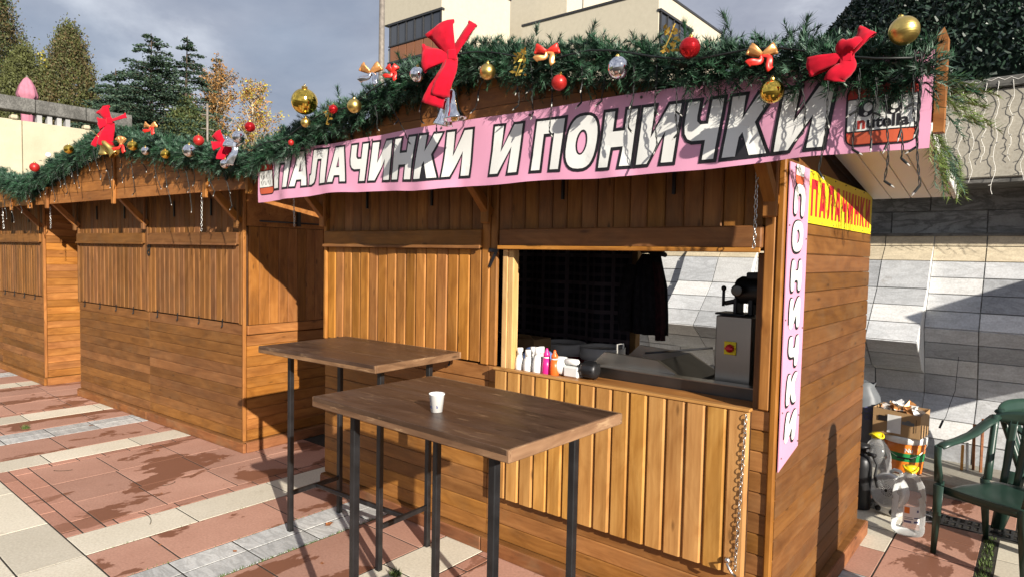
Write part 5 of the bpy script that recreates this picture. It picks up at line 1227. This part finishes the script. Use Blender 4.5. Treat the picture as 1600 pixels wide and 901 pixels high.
il = thing('icicle_lights', 'white icicle lights hanging down the concrete parapet', 'light string', (0,0,0))
x = .02; i = 0
while x < 2.4:
    b = MB(); L = rnd.choice([.55,.7,.78,.62,.8]); pts = [Vector((x, 3.455, 3.175)), Vector((x+.004, 3.443, 3.15))]; n = 22
    for k in range(n): pts.append(Vector((x+.012*math.sin(k*.9+i)+.004*rnd.uniform(-1,1), 3.468+.006*rnd.uniform(-1,1), 3.10-L*(k+1)/n)))
    b.tube(pts, .0022, 'white_wire', 4, cap=False)
    for k in range(3, n, 3): p = pts[k]; b.tube([p, p+Vector((rnd.choice([-1,1])*.016, -.006, -.004))], .0035, 'led', 5)
    b.build('strand', il, merge=False); x += .082+rnd.uniform(-.012,.012); i += 1
    if .28 < x < .34: x = .345
b = MB(); b.tube([(0.0+.041*k, 3.45, 3.178+.010*math.cos(k*P)+.006*math.sin(k*.7)) for k in range(60)], .003, 'white_wire', 4); b.build('lead_wire', il)
# unseen board on posts, added to shade part of the marble
sp = thing('shade_board', 'unseen board added outside the right picture edge to shade the marble wall', 'shade board', (0,0,0)); b = MB(); b.bbox((2.2,2.46,1.38),(2.25,4.4,2.28),'wood_dull',.01); b.build('panel', sp)
for y in (2.55,4.3): b = MB(); b.bbox((2.251,y-.04,0),(2.33,y+.04,2.3),'black_paint',.005); b.build('post', sp)

# ------------------------------------------------------------------ giant artificial tree on the upper square
xt = thing('giant_christmas_tree', 'huge dark artificial christmas tree rising behind the parapet', 'christmas tree', (3.6,14.2,3.0))
Hc, Rc = 12.0, 9.5
def cone_r(z): return Rc*(1-z/Hc)
b = MB(); b.lathe([(Rc-.05,0),(.05,Hc-.05)],'leaf_xmas',64); b.build('cone', xt)
b = MB(); tr = random.Random(11); sl_ = math.atan2(Rc, Hc)
for i in range(75000):
    z = tr.uniform(.8, 6.6); a = tr.uniform(-P*1.03, -P*.52); r_ = cone_r(z)+tr.uniform(-.02,.10)
    c = Vector((r_*math.cos(a), r_*math.sin(a), z)); nrm = Vector((math.cos(a)*math.cos(sl_), math.sin(a)*math.cos(sl_), math.sin(sl_)))
    d = (nrm*.6+Vector((tr.uniform(-1,1),tr.uniform(-1,1),tr.uniform(-1,1)))).normalized(); s = d.cross(Vector((tr.uniform(-1,1),tr.uniform(-1,1),tr.uniform(-1,1)))).normalized()*.018; L = tr.uniform(.045,.085)
    b.add([c-s, c+s, c+d*L+s*.5, c+d*L-s*.5], [(0,1,2,3)], 'leaf_xmas_light' if tr.random() < .22 else 'leaf_xmas')
o = b.build('foliage', xt, merge=False); o['kind'] = 'stuff'
for k in range(9):
    a = -P*.95+k*P*.085; z = [4.4,3.9,4.6,3.2,4.4,3.0,4.0,3.2,3.6][k]; r_ = cone_r(z)+.16
    b = MB(); b.tube([(0,0,0),(0,0,.75)],.018,'white_plastic',8); b.tube([(0,0,.12),(0,0,.135)],.022,'dark_frame',8); b.build('light_tube', xt, (r_*math.cos(a)+.0, r_*math.sin(a)-.0, z))
sb = random.Random(4)
for k in range(46):
    z = 3.0+k*.06; a = -P*.965+.0024*k; r_ = cone_r(z)+.12
    me_ = BC[sb.choice(['red_shiny','gold_matte','gold_shiny','red_matte'])][0]
    o = obj('bauble', me_, xt, (r_*math.cos(a)+sb.uniform(-.1,.1), r_*math.sin(a)+sb.uniform(-.25,.25), z+sb.uniform(-.08,.08))); s = sb.uniform(.06,.10); o.scale = (s,s,s)

# ------------------------------------------------------------------ left: retaining wall, terrace
lw = thing('retaining_wall', 'tall cream concrete retaining wall at the upper left', 'wall', (0,0,0))
y = -3.0
while y < 7:
    b = MB(); b.bbox((-20.3,y+.006,0),(-20,y+2.6-.006,5.0),'concrete_cream',.02); b.build('wall_panel', lw); y += 2.6
for y in (1.95,3.6): b = MB(); b.bbox((-20.2,y,5.001),(-19.95,y+.16,5.12),'concrete_cream',.03); b.build('capping_lump', lw)
pb = thing('parapet_beam', 'long weathered dark granite parapet beam above the cream wall', 'parapet', (0,0,0))
y = -3.4
while y < 4.6:
    b = MB(); b.bbox((-20.45,y+.008,5.24),(-20.02,y+1.18-.008,5.60),'concrete_dark',.015); b.build('beam_block', pb); y += 1.18
for y in (2.55,2.78,3.0,3.2): b = MB(); b.bbox((-20.3,y,5.003),(-20.1,y+.11,5.238),'facade_grey',.004); b.build('baluster', pb)
tr_ = MB(); tr_.bbox((-75,-30,-.01),(-20.5,60,4.6),'terrace_green',.02); tagS(tr_.build('terrace'))
ps = thing('closed_parasol', 'folded pink striped parasol standing above the granite parapet', 'parasol', (-26.1,3.82,4.62))
b = MB(); vs = []; n = 24; prof = [(1.0,.20),(1.6,.21),(2.05,.25),(2.16,.33),(2.24,.33),(2.5,.25),(2.72,.12),(2.8,.02)]
for z, r_ in prof:
    for k in range(n): a = 2*P*k/n; rr = .8*r_*(1+.2*math.cos(7*a+z)+.07*math.sin(5*a)); vs.append((rr*math.cos(a), rr*math.sin(a), z-.05*math.cos(8*a)*(z < 2.1)))
b.add(vs,[(i*n+k,i*n+(k+1)%n,(i+1)*n+(k+1)%n,(i+1)*n+k) for i in range(len(prof)-1) for k in range(n)],'parasol_pink',True); b.build('canopy', ps)
b = MB(); b.tube([(0,0,0),(0,0,2.85)],.03,'lamp_grey',8); b.build('pole', ps)

# ------------------------------------------------------------------ trees
def leaf(b, c, d, s, mat, r_, wd=.30):
    q = d.cross(Vector((r_.uniform(-1,1),r_.uniform(-1,1),r_.uniform(-1,1))))
    if q.length < 1e-4: return
    q = q.normalized()*s*wd; d = d.normalized()*s; b.add([c-q*.6, c+d*.5-q, c+d, c+d*.5+q], [(0,1,2,3)], mat)
def trunk(t, pts, rs, mat='bark'): b = MB(); b.tube(pts, rs, mat, 8); b.build('trunk', t)
def cypress(loc, H, rad, mats, label, seed, n=34000, nc=700):
    r_ = random.Random(seed); t = thing('cypress_tree', label, 'tree', loc, 0, 'evergreen trees on the terrace')
    trunk(t, [(0,0,0),(0,0,H*.5),(0,0,H*.95)], [.16,.1,.02]); b = MB(); cl_ = []
    for k in range(nc):
        u = r_.random()**.8; a = r_.uniform(0, 6.283); sh = (math.sin(P*min(1,(u*.92+.08)))**.55 if u < .35 else ((1-u)/.65)**.62); rr = rad*sh*r_.uniform(.55,1.02)*(1+.18*math.sin(3*a+seed+u*7))
        cl_.append((Vector((rr*math.cos(a), rr*math.sin(a), H*(.04+.96*u))), r_.choice(mats)))
    for i in range(n):
        c, mt = r_.choice(cl_); sp_ = .20*rad
        p = c+Vector((r_.gauss(0,sp_*.45), r_.gauss(0,sp_*.45), r_.gauss(0,sp_*.95))); d = Vector((r_.uniform(-.7,.7)+p.x*.25, r_.uniform(-.7,.7)+p.y*.25, r_.uniform(.1,1.3)))
        leaf(b, p, d, r_.uniform(.07,.15), mt if r_.random() < .8 else r_.choice(mats), r_)
    b.build('crown', t, merge=False)
CY = ['leaf_cypress','leaf_cypress','leaf_cypress_brown','leaf_cypress_green']
cypress((-42.2,6.1,4.6), 11.2, 2.3, ['leaf_cypress','leaf_cypress_green','leaf_cypress_brown'], 'tallest brown green evergreen at the upper left picture edge', 1, 52000, 1000)
cypress((-40.0,4.2,4.6), 9.4, 1.9, CY, 'dense evergreen behind the folded pink parasol', 2, 34000)
cypress((-37.1,8.3,4.6), 7.7, 1.7, ['leaf_cypress','leaf_olive','leaf_cypress_brown'], 'pointed olive evergreen right of the pink parasol', 3, 40000)
cypress((-38.2,6.7,4.6), 6.4, 1.7, ['leaf_olive','leaf_cypress','leaf_olive'], 'shorter rounded evergreen between two taller ones', 4, 28000)
cypress((-35.8,9.6,4.6), 4.2, 1.1, ['leaf_olive','leaf_cypress_brown'], 'low brownish evergreen at the foot of the pointed one', 5, 7000)
def broad(loc, H, rad, mats, label, seed, nb, nl, ls_, bmat, name='broadleaf_tree', spread=.5, grp=None):
    r_ = random.Random(seed); t = thing(name, label, 'tree', loc, 0, grp)
    trunk(t, [(0,0,0),(.05,0,H*.4),(0,.05,H*.75),(0,0,H*.98)], [.11,.08,.05,.012], bmat); b = MB(); lb = MB()
    for k in range(nb):
        z0 = H*r_.uniform(.25,.85); a = r_.uniform(0,6.283); L = rad*r_.uniform(.5,1.05)*(1.15-.7*(z0/H)); d = Vector((math.cos(a)*spread, math.sin(a)*spread, r_.uniform(.6,1.2))).normalized(); p = Vector((0,0,z0)); pts = [p]
        for i in range(6): d = (d+Vector((r_.uniform(-.25,.25),r_.uniform(-.25,.25),r_.uniform(-.12,.1)))).normalized(); p = p+d*L/6; pts.append(p)
        lb.tube(pts, [.035*(1-i/7.5) for i in range(7)], bmat, 5)
        for q in pts[3:]:
            if r_.random() < .8:
                e = q+Vector((r_.uniform(-.4,.4),r_.uniform(-.4,.4),r_.uniform(-.1,.5)))*L*.45; lb.tube([q,(q+e)/2+Vector((0,0,.03)),e],[.012,.008,.004],bmat,4)
                for i in range(nl):
                    c = q.lerp(e, r_.random())+Vector((r_.gauss(0,.13),r_.gauss(0,.13),r_.gauss(0,.13))); leaf(b, c, Vector((r_.uniform(-1,1),r_.uniform(-1,1),r_.uniform(-1,.5))), ls_*r_.uniform(.7,1.3), r_.choice(mats), r_)
    lb.build('branches', t, merge=False); b.build('crown', t, merge=False)
broad((-42.8,9.0,4.6), 8.6, 2.2, ['leaf_yellow','leaf_yellow','leaf_olive'], 'thin yellow leaved tree between two evergreens', 6, 26, 9, .22, 'bark', 'autumn_tree', .35)
broad((-36.5,11.2,4.6), 4.3, 1.6, ['leaf_yellow','leaf_olive'], 'small yellow green tree beside the pointed evergreen', 7, 18, 9, .2, 'bark', 'autumn_tree', .5)
broad((-33.0,13.6,4.6), 6.7, 2.6, ['leaf_autumn','leaf_autumn','leaf_cypress_brown'], 'bare birch with orange autumn leaves and pale branches', 8, 60, 30, .12, 'birch_bark', 'birch_tree', .55)
broad((-32.2,15.2,4.6), 5.9, 2.4, ['leaf_autumn','leaf_autumn','leaf_yellow'], 'second pale branched autumn birch at the right of the trees', 9, 52, 28, .12, 'birch_bark', 'birch_tree', .6)
def cedar(loc, H, rad, label, seed, lean=0., tiers=20, per=11, dens=170):
    r_ = random.Random(seed); t = thing('cedar_tree', label, 'tree', loc, 0, 'cedars and conifers on the terrace'); tp_ = lambda z: Vector((lean*(z/H)**2, 0, z))
    trunk(t, [tp_(H*i/8) for i in range(9)], [.17*(1-i/8.6) for i in range(9)]); b = MB(); lb = MB()
    for k in range(tiers):
        u = (k+.5)/tiers; z = H*(.12+.87*u)
        for j in range(per if u < .8 else 4):
            a = r_.uniform(0,6.283); L = rad*((1-u)**.75)*r_.uniform(.6,1.12)+.14; p = tp_(z+r_.uniform(-.1,.1)); d = Vector((math.cos(a), math.sin(a), .30)).normalized(); pts = [p]
            for i in range(7): d = (d+Vector((r_.uniform(-.1,.1),r_.uniform(-.1,.1),-.085))).normalized(); p = p+d*L/7; pts.append(p)
            lb.tube(pts, [.03*(1-i/8) for i in range(8)], 'bark', 4)
            for i in range(int(dens*(.35+L/rad))):
                f = r_.random()**.7*7; q = pts[int(min(6,f))].lerp(pts[min(7,int(f)+1)], f%1); wd = .10+.24*L*(1-abs(f/7-.55))
                c = q+Vector((-math.sin(a)*r_.gauss(0,wd*.55), math.cos(a)*r_.gauss(0,wd*.55), r_.gauss(0,.035)-.02))
                leaf(b, c, Vector((math.cos(a)+r_.uniform(-.8,.8), math.sin(a)+r_.uniform(-.8,.8), r_.uniform(-.25,.35))), r_.uniform(.07,.15), 'leaf_cedar_light' if r_.random() < .3 else 'leaf_cedar', r_)
    lb.build('branches', t, merge=False); b.build('crown', t, merge=False)
cedar((-31.3,9.8,4.6), 6.9, 3.3, 'large dark cedar with layered branches in the middle of the trees', 21, .12)
cedar((-32.7,8.9,4.6), 5.4, 2.7, 'lower cedar leaning out to the left of the large one', 22, -.2, 14)
cedar((-32.4,11.8,4.6), 7.5, 2.2, 'slender cedar with a bent tip right of the large one', 23, .35, 17, 6)
cedar((-39.6,16.9,4.6), 9.2, 1.6, 'small dark conifer tip showing above the birches', 24, 0, 16, 6, 70)
cypress((-30.4,11.0,4.6), 3.6, 1.6, ['leaf_olive','leaf_cypress_green'], 'olive green bush below the slender cedar', 25, 9000)
cypress((-31.8,12.6,4.6), 3.4, 1.3, ['leaf_olive','leaf_cypress_brown'], 'brownish bush below the birches', 26, 6000)
cypress((-34.5,8.0,4.6), 2.9, 1.4, ['leaf_cypress_brown','leaf_cypress'], 'brown bush left of the large cedar', 27, 6000)
bd = thing('utility_pole', 'thin grey pole with cross arms in front of the birches', 'pole', (-27.5,10.6,4.6)); b = MB(); b.tube([(0,0,0),(0,0,3.4)],.05,'lamp_grey',8); b.build('shaft', bd)
for z in (2.3,2.9): b = MB(); b.box((-.02,-.28,z),(.02,.28,z+.03),'lamp_grey'); b.build('cross_arm', bd)

# ------------------------------------------------------------------ lamp post
lp = thing('lamp_post', 'grey metal lamp post behind the near garland', 'lamp post', (-18.45,12.75,0)); b = MB(); b.tube([(0,0,0),(0,0,6),(0,0,15)],[.13,.115,.09],'lamp_grey',12); b.build('shaft', lp)
b = MB(); b.lathe([(.16,-.05),(.17,0),(.16,.05)],'lamp_grey',12,Matrix.Translation((0,0,5.0))); b.bbox((-.12,-.22,6.9),(.10,-.10,7.25),'white_plastic',.03); b.bbox((-.05,-.28,7.1),(.05,-.1,7.2),'white_plastic',.02); b.build('floodlight', lp)
b = MB(); b.bbox((-.35,-1.6,14.95),(.35,.6,15.15),'white_plastic',.06); b.build('lamp_head', lp)

# ------------------------------------------------------------------ office buildings behind
def window_band(parent, origin, along, z0, z1, n, w_, lower=True, outn=Vector((0,-1,0))):
    o = Vector(origin); al = Vector(along).normalized(); up_ = Vector((0,0,1))
    M = Matrix(((al.x, -outn.x, 0, o.x),(al.y, -outn.y, 0, o.y),(0, 0, 1, 0),(0,0,0,1)))     # local x along, y inward, z up
    W_ = n*w_; b = MB()
    b.box((-.25,-.18,z1),(W_+.25,.2,z1+.22),'dark_frame',M=M); b.box((-.2,-.12,z0-.12),(W_+.2,.2,z0),'dark_frame',M=M)
    for i in range(n+1): b.box((i*w_-.06,-.12,z0),(i*w_+.06,.15,z1),'dark_frame',M=M)
    fr = b.build('window_frame', parent)
    for i in range(n):
        b = MB(); b.box((i*w_+.062,.0,z0+.002),((i+1)*w_-.062,.05,z1-.002),'window_glass',M=M); b.build('pane', fr)
        if i % 3 == 0: b = MB(); b.box((i*w_+.1,.06,z0+.02),(i*w_+.1+w_*.35,.08,z1-.02),'paper',M=M); b.build('curtain', fr)
        if lower: b = MB(); b.box((i*w_+.062,-.02,z0-1.75),((i+1)*w_-.062,.05,z0-.13),'copper_panel',M=M); b.build('spandrel_panel', fr)
b1 = thing('office_building', 'cream office block with dark window band left of the tower', 'building', (0,0,0))
b = MB(); b.box((-57.6,45.3,0),(-48.8,55,24.6),'facade_grey'); b.box((-58.2,45,27.2),(-48.8,56,31.2),'facade_cream'); b.box((-48.85,45.1,0),(-48.79,55.9,27.19),'facade_cream'); b.build('wall', b1)
window_band(b1, (-57.1,45.15,0), (1,0,0), 24.75, 26.95, 6, 1.36)
window_band(b1, (-57.1,45.15,0), (1,0,0), 20.4, 22.75, 6, 1.36)
b = MB(); b.box((-58.3,44.9,31.2),(-48.7,56.1,31.35),'dark_frame'); b.build('roof_edge', b1)
b2 = thing('tower_block', 'tall windowless cream stair tower between two office blocks', 'building', (0,0,0))
b = MB(); b.box((-57.8,61,0),(-55.2,70,42),'facade_cream'); b.box((-54.9,60,0),(-43.6,70,42),'facade_cream'); b.box((-55.3,61.5,0),(-54.85,69,42),'dark_frame'); b.build('wall', b2)
for z in (22,26,30,34): b = MB(); b.box((-55.2,61.3,z),(-54.91,61.49,z+2.),'copper_panel'); b.build('spandrel_panel', b2)
for z in (26.2,): b = MB(); b.box((-46.2,59.95,z),(-45.6,60.05,z+2.6),'window_glass'); o = b.build('window', b2); b = MB(); b.box((-46.35,59.9,z-.1),(-46.21,60.04,z+2.7),'dark_frame'); b.box((-45.59,59.9,z-.1),(-45.5,60.04,z+2.7),'dark_frame'); b.build('window_frame', o)
b3 = thing('office_building', 'cream office wing with corner windows right of the tower', 'building', (0,0,0))
b = MB(); b.box((-42,50,0),(-26.65,51.5,25.2),'facade_cream'); b.box((-42,51.5,0),(-26.65,64,25.2),'facade_cream'); b.build('wall', b3)
b = MB(); b.box((-42.1,49.9,25.2),(-26.55,64.1,25.4),'dark_frame'); b.build('roof_edge', b3)
window_band(b3, (-26.55,50.2,0), (0,1,0), 20.6, 23.4, 5, 1.25, False, Vector((1,0,0)))
b = MB(); b.tube([(-36,52,25.4),(-36,52,27.5)],.05,'dark_frame',6); b.build('antenna', b3)
